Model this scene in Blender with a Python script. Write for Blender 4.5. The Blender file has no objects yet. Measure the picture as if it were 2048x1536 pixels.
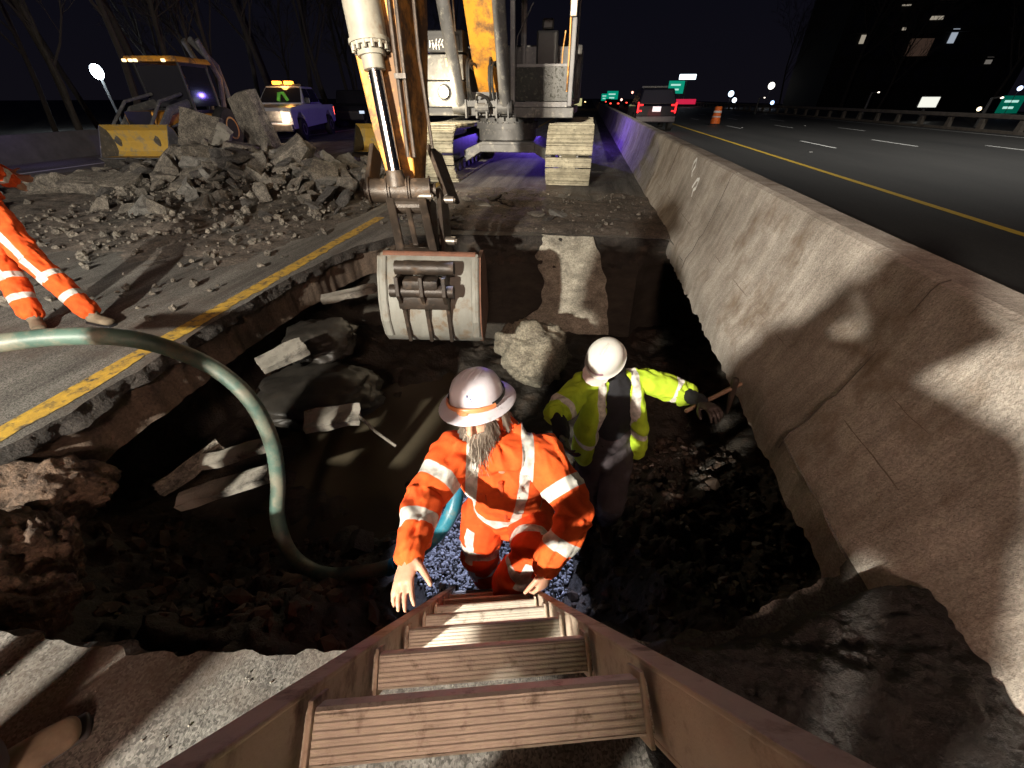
import bpy, bmesh, math, random
import numpy as np
from mathutils import Vector, Matrix, noise
R = math.radians
PI = math.pi
random.seed(7)
S = bpy.context.scene
COL = S.collection

# ------------------------------------------------------------ camera
cam = bpy.data.cameras.new('camera'); camo = bpy.data.objects.new('camera', cam); COL.objects.link(camo)
cam.sensor_width = 36; cam.lens = 36 * 800 / 2048; cam.clip_start = 0.02; cam.clip_end = 2000
camo.location = (0, 0, 1.6); camo.rotation_euler = (R(90 - 35.6), 0, R(9))
S.camera = camo
# ------------------------------------------------------------ world (clear night sky over a city)
W = bpy.data.worlds.new('World'); S.world = W; W.use_nodes = True
nt = W.node_tree; bg = nt.nodes['Background']
tc = nt.nodes.new('ShaderNodeTexCoord'); sp = nt.nodes.new('ShaderNodeSeparateXYZ'); rp = nt.nodes.new('ShaderNodeValToRGB')
nt.links.new(tc.outputs['Generated'], sp.inputs[0]); nt.links.new(sp.outputs['Z'], rp.inputs[0]); nt.links.new(rp.outputs[0], bg.inputs[0])
e = rp.color_ramp.elements
e[0].position = 0.0; e[0].color = (0.0045, 0.004, 0.0065, 1); e[1].position = 0.35; e[1].color = (0.0016, 0.0021, 0.0055, 1)
bg.inputs[1].default_value = 1.0
# ------------------------------------------------------------ exposure
S.view_settings.view_transform = 'Standard'; S.view_settings.look = 'None'
S.view_settings.exposure = 0; S.view_settings.gamma = 1
# ------------------------------------------------------------ flood and fill lamps, plus added unseen lamps
def lamp(name, kind, loc, energy, color, target=None, size=60, blend=.3, rad=.05):
    l = bpy.data.lights.new(name, kind); o = bpy.data.objects.new(name, l); COL.objects.link(o)
    l.energy = energy; l.color = color; o.location = loc
    if kind in ('SPOT', 'POINT'): l.shadow_soft_size = rad
    if kind == 'SPOT': l.spot_size = R(size); l.spot_blend = blend
    if kind == 'AREA': l.size = rad
    if target is not None:
        o.rotation_euler = (Vector(target) - Vector(loc)).to_track_quat('-Z', 'Y').to_euler()
    return o
KEY = lamp('flood_key', 'POINT', (-2.6, -3.6, 2.5), 4600, (1.0, .93, .80), rad=.07)
EXCAVL = lamp('excavator_boost_lamp', 'SPOT', (-2.8, -8.5, 3.2), 26000, (1.0, .87, .68), (-1.75, 11, 2.15), 19, .45, .15)  # unseen lamp added to brighten the excavator
HEAP = lamp('heap_boost_lamp', 'SPOT', (-4.6, -6.0, 2.6), 4000, (1.0, .93, .82), (-9.5, 11, .8), 44, .6, .2)  # unseen lamp added to brighten the rubble heap and loader
ROADL = lamp('road_boost_lamp', 'SPOT', (14.0, 15, 15.0), 9000, (1.0, .97, .90), (13, 21, 0), 110, 1.0, .4)  # unseen overhead lamp added to brighten the road and its lane lines
FILL = lamp('warm_fill_lamp', 'POINT', (1.0, -4.6, 4.2), 1150, (1.0, .66, .51), rad=.5)

# ------------------------------------------------------------ tiny library
def tag(o, label=None, cat=None, group=None, kind=None):
    if label: o['label'] = label
    if cat: o['category'] = cat
    if group: o['group'] = group
    if kind: o['kind'] = kind
    return o
def empty(name, loc, label, cat, group=None, rz=0):
    o = bpy.data.objects.new(name, None); COL.objects.link(o); o.location = loc; o.rotation_euler = (0, 0, rz)
    o.empty_display_size = .1
    return tag(o, label, cat, group)
def copy_tree(o, parent=None):
    c = o.copy(); COL.objects.link(c)
    if parent: c.parent = parent
    for ch in list(o.children): copy_tree(ch, c)
    return c
class MB:
    def __init__(s): s.bm = bmesh.new(); s.mi = 0
    def _f(s, vs):
        try:
            f = s.bm.faces.new(vs); f.material_index = s.mi; return f
        except ValueError: return None
    def box(s, c, d, rot=None, bev=0, taper=None):
        c = Vector(c); M = rot if rot is not None else Matrix.Identity(3)
        vs = []
        for x in (-1, 1):
            for y in (-1, 1):
                for z in (-1, 1):
                    k = taper if (taper and z > 0) else (1, 1)
                    vs.append(s.bm.verts.new(c + M @ Vector((x * d[0] / 2 * k[0], y * d[1] / 2 * k[1], z * d[2] / 2))))
        fs = [s._f([vs[i] for i in q]) for q in ((0, 1, 3, 2), (4, 6, 7, 5), (0, 4, 5, 1), (2, 3, 7, 6), (0, 2, 6, 4), (1, 5, 7, 3))]
        if bev:
            es = set(e for f in fs for e in f.edges)
            r = bmesh.ops.bevel(s.bm, geom=list(es), offset=bev, segments=2, profile=.6, affect='EDGES')
            for f in r['faces']: f.material_index = s.mi
        return s
    def tube(s, pts, rad, n=12, side=None, cap=True, round_=False):
        pts = [Vector(p) for p in pts]
        if not isinstance(rad, (list, tuple)): rad = [rad] * len(pts)
        rad = [r if isinstance(r, (list, tuple)) else (r, r) for r in rad]
        if round_:
            t0 = (pts[0] - pts[1]).normalized(); t1 = (pts[-1] - pts[-2]).normalized()
            a, b = rad[0], rad[-1]; ra = min(a); rb = min(b)
            pts = [pts[0] + t0 * ra * .85, pts[0] + t0 * ra * .55] + pts + [pts[-1] + t1 * rb * .55, pts[-1] + t1 * rb * .85]
            rad = [(a[0] * .35, a[1] * .35), (a[0] * .8, a[1] * .8)] + rad + [(b[0] * .8, b[1] * .8), (b[0] * .35, b[1] * .35)]
        rings = []; prev = Vector(side) if side is not None else None
        for i, p in enumerate(pts):
            t = (pts[min(i + 1, len(pts) - 1)] - pts[max(i - 1, 0)])
            if t.length < 1e-9: t = Vector((0, 0, 1))
            t.normalize()
            if prev is None:
                prev = Vector((1, 0, 0)) if abs(t.x) < .8 else Vector((0, 1, 0))
            sd = (prev - t * prev.dot(t))
            if sd.length < 1e-6: sd = t.orthogonal()
            sd.normalize()
            if side is None: prev = sd
            up = t.cross(sd)
            rings.append([s.bm.verts.new(p + sd * math.cos(2 * PI * k / n) * rad[i][0] + up * math.sin(2 * PI * k / n) * rad[i][1]) for k in range(n)])
        for a, b in zip(rings, rings[1:]):
            for k in range(n): s._f([a[k], a[(k + 1) % n], b[(k + 1) % n], b[k]])
        if cap:
            s._f(rings[0][::-1]); s._f(rings[-1])
        return s
    def cyl(s, a, b, r, r2=None, n=16): return s.tube([a, b], [r, r if r2 is None else r2], n)
    def lathe(s, prof, o=(0, 0, 0), ax=(0, 0, 1), n=24, sx=1, sy=1, side=None, fwd=None):
        ax = Vector(ax).normalized(); o = Vector(o)
        sd = Vector(side) if side is not None else ax.orthogonal(); sd = (sd - ax * sd.dot(ax)).normalized(); up = ax.cross(sd)
        rings = []
        for r, h in prof:
            rings.append([s.bm.verts.new(o + ax * h + sd * r * sx * math.cos(2 * PI * k / n) + up * r * sy * math.sin(2 * PI * k / n)) for k in range(n)])
        for a, b in zip(rings, rings[1:]):
            for k in range(n): s._f([a[k], a[(k + 1) % n], b[(k + 1) % n], b[k]])
        s._f(rings[0][::-1]); s._f(rings[-1])
        return s
    def prism(s, poly, o, u, v, w):
        """poly (a,b) in axes u,v from o, extruded along the vector w (centred)"""
        o, u, v, w = Vector(o), Vector(u), Vector(v), Vector(w)
        A = [s.bm.verts.new(o + u * a + v * b - w / 2) for a, b in poly]
        B = [s.bm.verts.new(o + u * a + v * b + w / 2) for a, b in poly]
        n = len(poly)
        s._f(A[::-1]); s._f(B)
        for k in range(n): s._f([A[k], A[(k + 1) % n], B[(k + 1) % n], B[k]])
        return s
    def sphere(s, c, r, n=12, sc=(1, 1, 1), rot=None):
        M = Matrix.Translation(Vector(c)) @ ((rot.to_4x4()) if rot else Matrix.Identity(4)) @ Matrix.Diagonal((r * sc[0], r * sc[1], r * sc[2], 1))
        g = bmesh.ops.create_uvsphere(s.bm, u_segments=n, v_segments=max(6, n // 2), radius=1, matrix=M)
        for v in g['verts']:
            for f in v.link_faces: f.material_index = s.mi
        return s
    def quad(s, a, b, c, d):
        s._f([s.bm.verts.new(Vector(q)) for q in (a, b, c, d)]); return s
    def build(s, name, mats, parent=None, base=None, smooth=None, bevel=0, normals=True):
        me = bpy.data.meshes.new(name)
        if normals: bmesh.ops.recalc_face_normals(s.bm, faces=s.bm.faces[:])
        if base is not None: bmesh.ops.translate(s.bm, verts=s.bm.verts[:], vec=-Vector(base))
        if smooth is not None:
            for f in s.bm.faces: f.smooth = True
            for ed in s.bm.edges:
                if len(ed.link_faces) == 2 and ed.calc_face_angle(0) > R(smooth): ed.smooth = False
        s.bm.to_mesh(me); s.bm.free()
        for m in (mats if isinstance(mats, (list, tuple)) else [mats]): me.materials.append(m)
        o = bpy.data.objects.new(name, me); COL.objects.link(o)
        if parent is not None: o.parent = parent
        if bevel:
            b = o.modifiers.new('bevel', 'BEVEL'); b.width = bevel; b.segments = 2; b.limit_method = 'ANGLE'; b.angle_limit = R(40)
        return o
def spline(pts, n=8):
    P = [Vector(p) for p in pts]; P = [P[0] * 2 - P[1]] + P + [P[-1] * 2 - P[-2]]; out = []
    for i in range(1, len(P) - 2):
        for k in range(n):
            t = k / n; a, b, c, d = P[i - 1], P[i], P[i + 1], P[i + 2]
            out.append(.5 * ((2 * b) + (c - a) * t + (2 * a - 5 * b + 4 * c - d) * t * t + (3 * b - a - 3 * c + d) * t ** 3))
    out.append(P[-2]); return out
# vectorised value noise
def _h(ix, iy, sd):
    n = (ix.astype(np.int64) * 374761393 + iy.astype(np.int64) * 668265263 + sd * 1442695041) & 0x7fffffff
    n = ((n ^ (n >> 13)) * 1274126177) & 0x7fffffff
    return ((n ^ (n >> 16)) & 0xffff) / 65535.0
def vn(x, y, sd=0):
    ix = np.floor(x); iy = np.floor(y); fx = x - ix; fy = y - iy; fx = fx * fx * (3 - 2 * fx); fy = fy * fy * (3 - 2 * fy)
    a = _h(ix, iy, sd); b = _h(ix + 1, iy, sd); c = _h(ix, iy + 1, sd); d = _h(ix + 1, iy + 1, sd)
    return (a * (1 - fx) + b * fx) * (1 - fy) + (c * (1 - fx) + d * fx) * fy - .5
def fbm(x, y, f, oct=4, sd=0, g=.5):
    r = 0; a = 1
    for i in range(oct): r = r + a * vn(x * f + 13.7 * i, y * f + 7.3 * i, sd + i); f *= 2.03; a *= g
    return r
def ss(a, b, x): t = np.clip((x - a) / (b - a), 0, 1); return t * t * (3 - 2 * t)
def grid_mesh(name, x0, x1, y0, y1, res, fz, mat, mask=None, smooth=True):
    nx = int((x1 - x0) / res) + 1; ny = int((y1 - y0) / res) + 1
    X, Y = np.meshgrid(np.linspace(x0, x1, nx), np.linspace(y0, y1, ny)); Z = fz(X, Y)
    V = np.stack([X, Y, Z], -1).reshape(-1, 3)
    i = np.arange(nx * ny).reshape(ny, nx)
    F = np.stack([i[:-1, :-1], i[:-1, 1:], i[1:, 1:], i[1:, :-1]], -1).reshape(-1, 4)
    if mask is not None:
        keep = mask(V[F].mean(1)); F = F[keep]
    me = bpy.data.meshes.new(name); me.from_pydata(V.tolist(), [], F.tolist())
    bm = bmesh.new(); bm.from_mesh(me); bmesh.ops.delete(bm, geom=[v for v in bm.verts if not v.link_faces], context='VERTS')
    for f in bm.faces: f.smooth = smooth
    bm.to_mesh(me); bm.free(); me.materials.append(mat)
    o = bpy.data.objects.new(name, me); COL.objects.link(o); return o

# ------------------------------------------------------------ materials
def mat(name, c, rough=.7, metal=0, c2=None, scale=8, bump=0, bscale=None, dirt=None, dscale=3, damt=.5, spec=.5, detail=6, stretch=None, coat=0, c3=None, vor=0, vscale=60, dist=.01):
    m = bpy.data.materials.new(name); m.use_nodes = True; t = m.node_tree; N = t.nodes; L = t.links; P = N['Principled BSDF']
    P.inputs['Roughness'].default_value = rough; P.inputs['Metallic'].default_value = metal; P.inputs['Specular IOR Level'].default_value = spec
    if coat: P.inputs['Coat Weight'].default_value = coat
    co = N.new('ShaderNodeTexCoord'); src = co.outputs['Object']
    if stretch:
        mp = N.new('ShaderNodeMapping'); mp.inputs['Scale'].default_value = stretch; L.new(src, mp.inputs[0]); src2 = mp.outputs[0]
    else: src2 = src
    c2 = c2 or tuple(x * .6 for x in c)
    nz = N.new('ShaderNodeTexNoise'); nz.inputs['Scale'].default_value = scale; nz.inputs['Detail'].default_value = detail; nz.inputs['Roughness'].default_value = .65
    L.new(src2, nz.inputs['Vector'])
    r = N.new('ShaderNodeValToRGB'); el = r.color_ramp.elements
    el[0].position = .32; el[0].color = (*c2, 1); el[1].position = .68; el[1].color = (*c, 1)
    if c3: x = r.color_ramp.elements.new(.85); x.color = (*c3, 1)
    L.new(nz.outputs['Fac'], r.inputs[0]); out = r.outputs[0]
    if vor:
        vo = N.new('ShaderNodeTexVoronoi'); vo.inputs['Scale'].default_value = vscale; L.new(src, vo.inputs['Vector'])
        hs = N.new('ShaderNodeSeparateColor'); L.new(vo.outputs['Color'], hs.inputs[0])
        mr = N.new('ShaderNodeMapRange'); mr.inputs['To Min'].default_value = 1 - vor; mr.inputs['To Max'].default_value = 1 + vor; L.new(hs.outputs[0], mr.inputs[0])
        mx = N.new('ShaderNodeVectorMath'); mx.operation = 'SCALE'; L.new(out, mx.inputs[0]); L.new(mr.outputs[0], mx.inputs['Scale']); out = mx.outputs[0]
    if dirt:
        n2 = N.new('ShaderNodeTexNoise'); n2.inputs['Scale'].default_value = dscale; n2.inputs['Detail'].default_value = 8; n2.inputs['Roughness'].default_value = .7; L.new(src, n2.inputs['Vector'])
        r2 = N.new('ShaderNodeValToRGB'); q = r2.color_ramp.elements; q[0].position = .62 - damt * .35; q[0].color = (0, 0, 0, 1); q[1].position = .74 - damt * .3; q[1].color = (1, 1, 1, 1)
        L.new(n2.outputs['Fac'], r2.inputs[0])
        mi = N.new('ShaderNodeMixRGB'); L.new(r2.outputs[0], mi.inputs[0]); L.new(out, mi.inputs[1]); mi.inputs[2].default_value = (*dirt, 1); out = mi.outputs[0]
        if rough < .5:
            mr2 = N.new('ShaderNodeMapRange'); mr2.inputs['To Min'].default_value = rough; mr2.inputs['To Max'].default_value = .85; L.new(r2.outputs[0], mr2.inputs[0]); L.new(mr2.outputs[0], P.inputs['Roughness'])
    L.new(out, P.inputs['Base Color'])
    if bump:
        b = N.new('ShaderNodeBump'); b.inputs['Strength'].default_value = bump; b.inputs['Distance'].default_value = dist
        n3 = N.new('ShaderNodeTexNoise'); n3.inputs['Scale'].default_value = bscale or scale * 4; n3.inputs['Detail'].default_value = 6; n3.inputs['Roughness'].default_value = .7; L.new(src2, n3.inputs['Vector'])
        L.new(n3.outputs['Fac'], b.inputs['Height']); L.new(b.outputs[0], P.inputs['Normal'])
    m['P'] = 1
    return m
def em(name, c, st):
    m = bpy.data.materials.new(name); m.use_nodes = True; P = m.node_tree.nodes['Principled BSDF']
    P.inputs['Base Color'].default_value = (*c, 1); P.inputs['Emission Color'].default_value = (*c, 1); P.inputs['Emission Strength'].default_value = st; return m
def glassm(name, c, rough=.08, tr=.0, alpha=1):
    m = bpy.data.materials.new(name); m.use_nodes = True; P = m.node_tree.nodes['Principled BSDF']
    P.inputs['Base Color'].default_value = (*c, 1); P.inputs['Roughness'].default_value = rough; P.inputs['Transmission Weight'].default_value = tr; P.inputs['Alpha'].default_value = alpha; P.inputs['IOR'].default_value = 1.2 if tr else 1.45; return m

M = {}
M['asphalt'] = mat('asphalt', (.22, .21, .19), .88, c2=(.07, .064, .058), scale=1.6, bump=.9, bscale=120, vor=.55, vscale=150, spec=.3, dirt=(.11, .085, .068), dscale=.7, damt=.3, stretch=(2.4, .22, 1))
M['road'] = mat('road_asphalt', (.06, .058, .055), .6, c2=(.036, .036, .035), scale=.5, bump=.3, bscale=90, vor=.3, vscale=90, stretch=(1, .12, 1))
M['paint_y'] = mat('yellow_paint', (.58, .36, .04), .75, c2=(.36, .22, .035), scale=14, bump=.6, bscale=100, dirt=(.06, .053, .045), dscale=11, damt=.36)
M['paint_yr'] = mat('yellow_road_paint', (.75, .50, .06), .6, c2=(.6, .38, .04), scale=6)
M['paint_w'] = mat('white_paint', (.85, .85, .82), .6, c2=(.6, .6, .58), scale=9)
M['concrete'] = mat('barrier_concrete', (.52, .475, .42), .92, c2=(.25, .215, .18), scale=1.7, bump=.9, bscale=55, c3=(.60, .57, .53), vor=.22, vscale=140, dirt=(.23, .18, .135), dscale=1.6, damt=.26)
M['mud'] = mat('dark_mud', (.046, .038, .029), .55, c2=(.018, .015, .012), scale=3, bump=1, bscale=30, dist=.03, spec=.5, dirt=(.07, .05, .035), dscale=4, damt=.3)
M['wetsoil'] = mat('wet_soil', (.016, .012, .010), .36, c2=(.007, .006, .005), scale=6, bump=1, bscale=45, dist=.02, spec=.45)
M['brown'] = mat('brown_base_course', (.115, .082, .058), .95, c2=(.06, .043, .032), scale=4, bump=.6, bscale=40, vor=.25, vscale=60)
M['reddirt'] = mat('dirt_scatter', (.16, .13, .105), .95, c2=(.05, .042, .036), scale=3, bump=1, bscale=40, vor=.4, vscale=50, dist=.02)
M['rock'] = mat('broken_asphalt', (.21, .185, .15), .95, c2=(.055, .048, .042), scale=5, bump=1, bscale=26, vor=.5, vscale=55, dist=.03)
M['slab'] = mat('concrete_slab', (.26, .24, .205), .9, c2=(.13, .12, .10), scale=5, bump=.6, bscale=40, dirt=(.04, .035, .03), dscale=5, damt=.3)
M['gravel'] = mat('gravel_stone', (.42, .42, .43), .6, c2=(.16, .16, .17), scale=30, bump=.4, bscale=120)
M['exY'] = mat('excavator_yellow', (.72, .33, .035), .45, c2=(.60, .26, .03), scale=1.5, dirt=(.16, .085, .035), dscale=2.3, damt=.35, bump=.1, bscale=30)
M['exG'] = mat('excavator_grey', (.12, .12, .12), .55, c2=(.07, .07, .07), scale=5, dirt=(.26, .25, .22), dscale=9, damt=.22, bump=.15, bscale=50)
M['exB'] = mat('black_hose_rubber', (.025, .024, .023), .5, c2=(.012, .012, .012), scale=8, dirt=(.09, .07, .05), dscale=9, damt=.2)
M['steel'] = mat('dirty_steel', (.05, .037, .028), .45, .2, c2=(.022, .017, .013), scale=7, bump=.3, bscale=50, dirt=(.085, .055, .035), dscale=6, damt=.25)
M['track'] = mat('track_shoe', (.36, .335, .25), .75, .0, c2=(.17, .155, .115), scale=5, bump=.5, bscale=60, dirt=(.13, .12, .09), dscale=14, damt=.3)
M['bucket'] = mat('bucket_steel', (.25, .25, .22), .65, .1, c2=(.14, .135, .115), scale=3, bump=.3, bscale=40, dirt=(.15, .11, .07), dscale=5, damt=.32, stretch=(1, 1, .35))
M['rust'] = mat('rusty_steel', (.20, .085, .05), .8, .1, c2=(.11, .055, .035), scale=9, bump=.2)
M['chrome'] = mat('chrome_rod', (.75, .75, .76), .16, 1, c2=(.6, .6, .6), scale=3)
M['bright'] = mat('bright_bolt', (.30, .26, .22), .4, .7, scale=9)
M['glassd'] = glassm('dark_cab_glass', (.02, .02, .025), .06)
M['black'] = mat('black_plastic', (.018, .018, .02), .45, scale=8)
M['tyre'] = mat('tyre', (.022, .021, .02), .85, scale=12, bump=.3)
M['ladder'] = mat('ladder_fibreglass', (.46, .375, .29), .7, c2=(.32, .25, .19), scale=4, dirt=(.13, .085, .06), dscale=9, damt=.3, bump=.15, bscale=90)
M['rung'] = mat('ladder_rung', (.46, .42, .35), .55, .3, c2=(.34, .30, .25), scale=14, dirt=(.15, .12, .09), dscale=26, damt=.2, bump=.2, bscale=70)
M['skin'] = mat('skin', (.55, .30, .20), .55, c2=(.44, .22, .14), scale=14, bump=.15, bscale=90)
M['skin'].node_tree.nodes['Principled BSDF'].inputs['Subsurface Weight'].default_value = .08
M['hair'] = mat('grey_brown_hair', (.22, .18, .14), .7, c2=(.09, .07, .055), scale=20)
M['hatw'] = mat('white_hard_hat', (.66, .64, .68), .38, c2=(.52, .50, .55), scale=5, dirt=(.30, .28, .28), dscale=7, damt=.14, bump=.05)
M['hatw2'] = mat('white_hat_shell', (.62, .62, .58), .35, c2=(.50, .50, .46), scale=5)
M['pinkst'] = mat('mauve_sticker', (.38, .22, .27), .5, scale=9)
M['bootm'] = mat('tan_work_boot', (.20, .155, .105), .85, c2=(.10, .075, .05), scale=9, bump=.3)
M['bootd'] = mat('muddy_boot', (.06, .045, .032), .7, c2=(.03, .022, .018), scale=9, bump=.4)
M['dark'] = mat('black_shirt', (.010, .010, .014), .9, c2=(.006, .006, .008), scale=12)
M['trous'] = mat('dark_trousers', (.055, .042, .048), .9, c2=(.025, .02, .022), scale=7, bump=.3)
M['leather'] = mat('leather_glove', (.05, .035, .03), .55, c2=(.02, .015, .013), scale=14, bump=.4)
M['orangep'] = mat('orange_plastic', (.85, .30, .12), .35, scale=5)
M['wood'] = mat('hammer_handle', (.22, .13, .08), .7, scale=9)
def cloth(name, c, c2, stripe=(.62, .60, .55), second=None):
    """hi-vis cloth; the vertex attribute 'band' > 0 is sewn-on reflective tape"""
    m = mat(name, c, .85, c2=c2, scale=10, bump=.25, bscale=160, spec=.2); t = m.node_tree; N = t.nodes; L = t.links; P = N['Principled BSDF']
    a = N.new('ShaderNodeAttribute'); a.attribute_name = 'band'
    mr = N.new('ShaderNodeMapRange'); mr.inputs['From Min'].default_value = -.0012; mr.inputs['From Max'].default_value = .0012; L.new(a.outputs['Fac'], mr.inputs[0])
    src = P.inputs['Base Color'].links[0].from_socket
    mx = N.new('ShaderNodeMixRGB'); L.new(mr.outputs[0], mx.inputs[0]); L.new(src, mx.inputs[1])
    n = N.new('ShaderNodeTexNoise'); n.inputs['Scale'].default_value = 22; r = N.new('ShaderNodeValToRGB'); r.color_ramp.elements[0].position = .35; r.color_ramp.elements[0].color = tuple(x * .6 for x in stripe) + (1,); r.color_ramp.elements[1].position = .6; r.color_ramp.elements[1].color = (*stripe, 1)
    L.new(n.outputs['Fac'], r.inputs[0]); L.new(r.outputs[0], mx.inputs[2]); L.new(mx.outputs[0], P.inputs['Base Color'])
    r3 = N.new('ShaderNodeMapRange'); r3.inputs['To Min'].default_value = .85; r3.inputs['To Max'].default_value = .42; L.new(mr.outputs[0], r3.inputs[0]); L.new(r3.outputs[0], P.inputs['Roughness'])
    return m
M['orange'] = cloth('orange_hivis_cloth', (.82, .12, .022), (.58, .065, .014))
M['orange2'] = cloth('orange_trouser_cloth', (.75, .085, .015), (.52, .055, .012))
M['lime'] = cloth('lime_hivis_cloth', (.43, .60, .035), (.30, .44, .03))
# ============================================================ SETTING: ground with the pit
random.seed(11); rs = np.random.RandomState(5)
per0 = [(-1.9, .36), (-1.47, .39), (-1.1, .42), (-.88, .46), (-.66, .52), (-.3, .58), (.3, .70), (.62, .78), (1.0, .98), (1.26, 1.16), (1.29, 2.5), (1.29, 4.2), (1.28, 5.95),
        (.5, 5.93), (-.4, 5.88), (-1.2, 5.78), (-1.9, 5.7), (-2.55, 5.5), (-2.9, 5.0), (-3.02, 4.2), (-3.1, 3.4), (-3.08, 2.6), (-3.03, 1.9), (-3.06, 1.2), (-3.22, .72), (-2.9, .42), (-2.35, .33)]
pp = []
for i in range(len(per0)):
    a, b = Vector(per0[i]), Vector(per0[(i + 1) % len(per0)]); n = max(2, int((b - a).length / .03))
    for k in range(n):
        q = a.lerp(b, k / n); right = q.x > 1.2
        am = .012 if (right or q.y > 5.4) else (.022 if q.x < -2.6 else .032)
        nr = noise.noise(Vector((q.x * 3, q.y * 3, 0))) * am * 1.6 + noise.noise(Vector((q.x * 14, q.y * 14, 3))) * am * .9
        d = (b - a).normalized(); q = q + Vector((-d.y, d.x)) * -nr
        pp.append((q.x, q.y))
NP = len(pp)
def out_n(i):
    a, b = Vector(pp[(i - 6) % NP]), Vector(pp[(i + 6) % NP]); d = (b - a).normalized(); return Vector((d.y, -d.x))
# ground sheet
m = MB(); bm = m.bm
ov = [bm.verts.new((x, y, 0)) for x, y in ((-400, -60), (1.27, -60), (1.27, 1.17), (1.27, 5.97), (1.27, 900), (-400, 900))]
# ground polygon left of the barrier with the pit cut out (the pit touches x = 1.27)
left = [i for i in range(NP) if pp[i][0] < 1.27]
st = max(range(NP), key=lambda i: (pp[i][0] > 1.2) and -abs(pp[i][1] - 1.17) if pp[i][0] > 1.2 else -99)
iv = [bm.verts.new((x, y, 0)) for x, y in pp]
ox = [bm.verts.new((x, y, 0)) for x, y in ((-400, -60), (60, -60), (60, 900), (-400, 900))]
for v in ov: bm.verts.remove(v)
es = [bm.edges.new((iv[i], iv[(i + 1) % NP])) for i in range(NP)]
mid = [bm.verts.new((x, y, 0)) for x, y in ((-8, -5), (8, -5), (8, 14), (-8, 14))]
es2 = [bm.edges.new((mid[i], mid[(i + 1) % 4])) for i in range(4)]
bmesh.ops.triangle_fill(bm, use_beauty=True, use_dissolve=False, edges=es + es2)
for i in range(4):
    bm.faces.new([mid[i], mid[(i + 1) % 4], ox[(i + 1) % 4], ox[i]])
# remove any faces inside the pit
from mathutils.geometry import intersect_point_tri_2d
def inside(x, y):
    c = False; j = NP - 1
    for i in range(NP):
        xi, yi = pp[i]; xj, yj = pp[j]
        if (yi > y) != (yj > y) and x < (xj - xi) * (y - yi) / (yj - yi) + xi: c = not c
        j = i
    return c
PA = np.array(pp)
def inside_np(P):
    x, y = P[:, 0], P[:, 1]; c = np.zeros(len(P), bool)
    for i in range(NP):
        xi, yi = PA[i]; xj, yj = PA[i - 1]
        m_ = ((yi > y) != (yj > y)); 
        if yi != yj: c ^= m_ & (x < (xj - xi) * (y - yi) / (yj - yi) + xi)
    return c
for f in list(bm.faces):
    c = f.calc_center_median()
    if abs(c.x) < 8 and inside(c.x, c.y): bm.faces.remove(f)
for f in bm.faces:
    f.normal_update()
    if f.normal.z < 0: f.normal_flip()
g = m.build('ground', M['asphalt'], normals=False); tag(g, kind='structure')

# pit wall: lofted down the rim, undercut in places
def prof(i):
    x, y = pp[i]; n = out_n(i)
    if x > 1.2: return n, [(.06, -.04), (.12, -.10), (.22, -.22), (.45, -.40), (.95, -.75), (1.0, -1.2), (.9, -1.7)]
    if y > 5.3: return n, [(0, 0), (.01, -.10), (.03, -.22), (-.02, -.42), (-.05, -.7), (-.18, -1.1), (-.4, -1.7)]
    if x < -2.6: 
        return n, [(0, 0), (-.02, -.10), (.035, -.13), (.02, -.42), (.30, -.52), (.62, -.9), (.6, -1.7)]
    return n, [(0, 0), (.02, -.10), (.06, -.20), (.05, -.42), (-.15, -.75), (-.5, -1.1), (-.9, -1.7)]
ws = []
PR = [prof(i) for i in range(NP)]
def sm_prof(i):
    acc = np.zeros((7, 2)); w = 0; nn = Vector((0, 0))
    for k in range(-9, 10):
        a = PR[(i + k) % NP]; acc += np.array(a[1]); nn += a[0]; w += 1
    return nn.normalized(), acc / w
SUB = 5
m = MB(); rows = []
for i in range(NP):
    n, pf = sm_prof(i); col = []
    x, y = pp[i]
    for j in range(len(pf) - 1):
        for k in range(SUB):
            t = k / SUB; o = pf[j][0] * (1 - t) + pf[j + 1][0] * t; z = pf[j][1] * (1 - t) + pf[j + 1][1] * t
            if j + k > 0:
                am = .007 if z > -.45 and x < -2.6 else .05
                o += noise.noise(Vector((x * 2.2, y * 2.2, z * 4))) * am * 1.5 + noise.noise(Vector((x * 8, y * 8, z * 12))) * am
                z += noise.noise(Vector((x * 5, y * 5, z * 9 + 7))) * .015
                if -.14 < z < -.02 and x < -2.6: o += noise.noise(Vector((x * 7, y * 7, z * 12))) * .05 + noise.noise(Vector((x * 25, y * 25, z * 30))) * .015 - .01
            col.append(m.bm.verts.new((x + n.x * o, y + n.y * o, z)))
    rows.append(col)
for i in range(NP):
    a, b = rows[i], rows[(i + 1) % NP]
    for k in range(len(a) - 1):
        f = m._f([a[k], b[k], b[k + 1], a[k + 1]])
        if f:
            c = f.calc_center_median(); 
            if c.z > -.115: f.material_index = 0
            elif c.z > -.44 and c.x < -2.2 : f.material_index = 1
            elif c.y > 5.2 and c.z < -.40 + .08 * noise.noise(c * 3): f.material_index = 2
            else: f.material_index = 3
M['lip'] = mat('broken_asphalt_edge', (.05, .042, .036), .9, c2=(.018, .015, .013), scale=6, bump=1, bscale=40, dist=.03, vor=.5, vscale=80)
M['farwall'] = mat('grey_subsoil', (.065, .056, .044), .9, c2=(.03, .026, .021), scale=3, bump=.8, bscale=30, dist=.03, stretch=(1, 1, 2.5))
w = m.build('pit_wall', [M['lip'], M['brown'], M['farwall'], M['mud']], smooth=50); tag(w, kind='structure')

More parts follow.
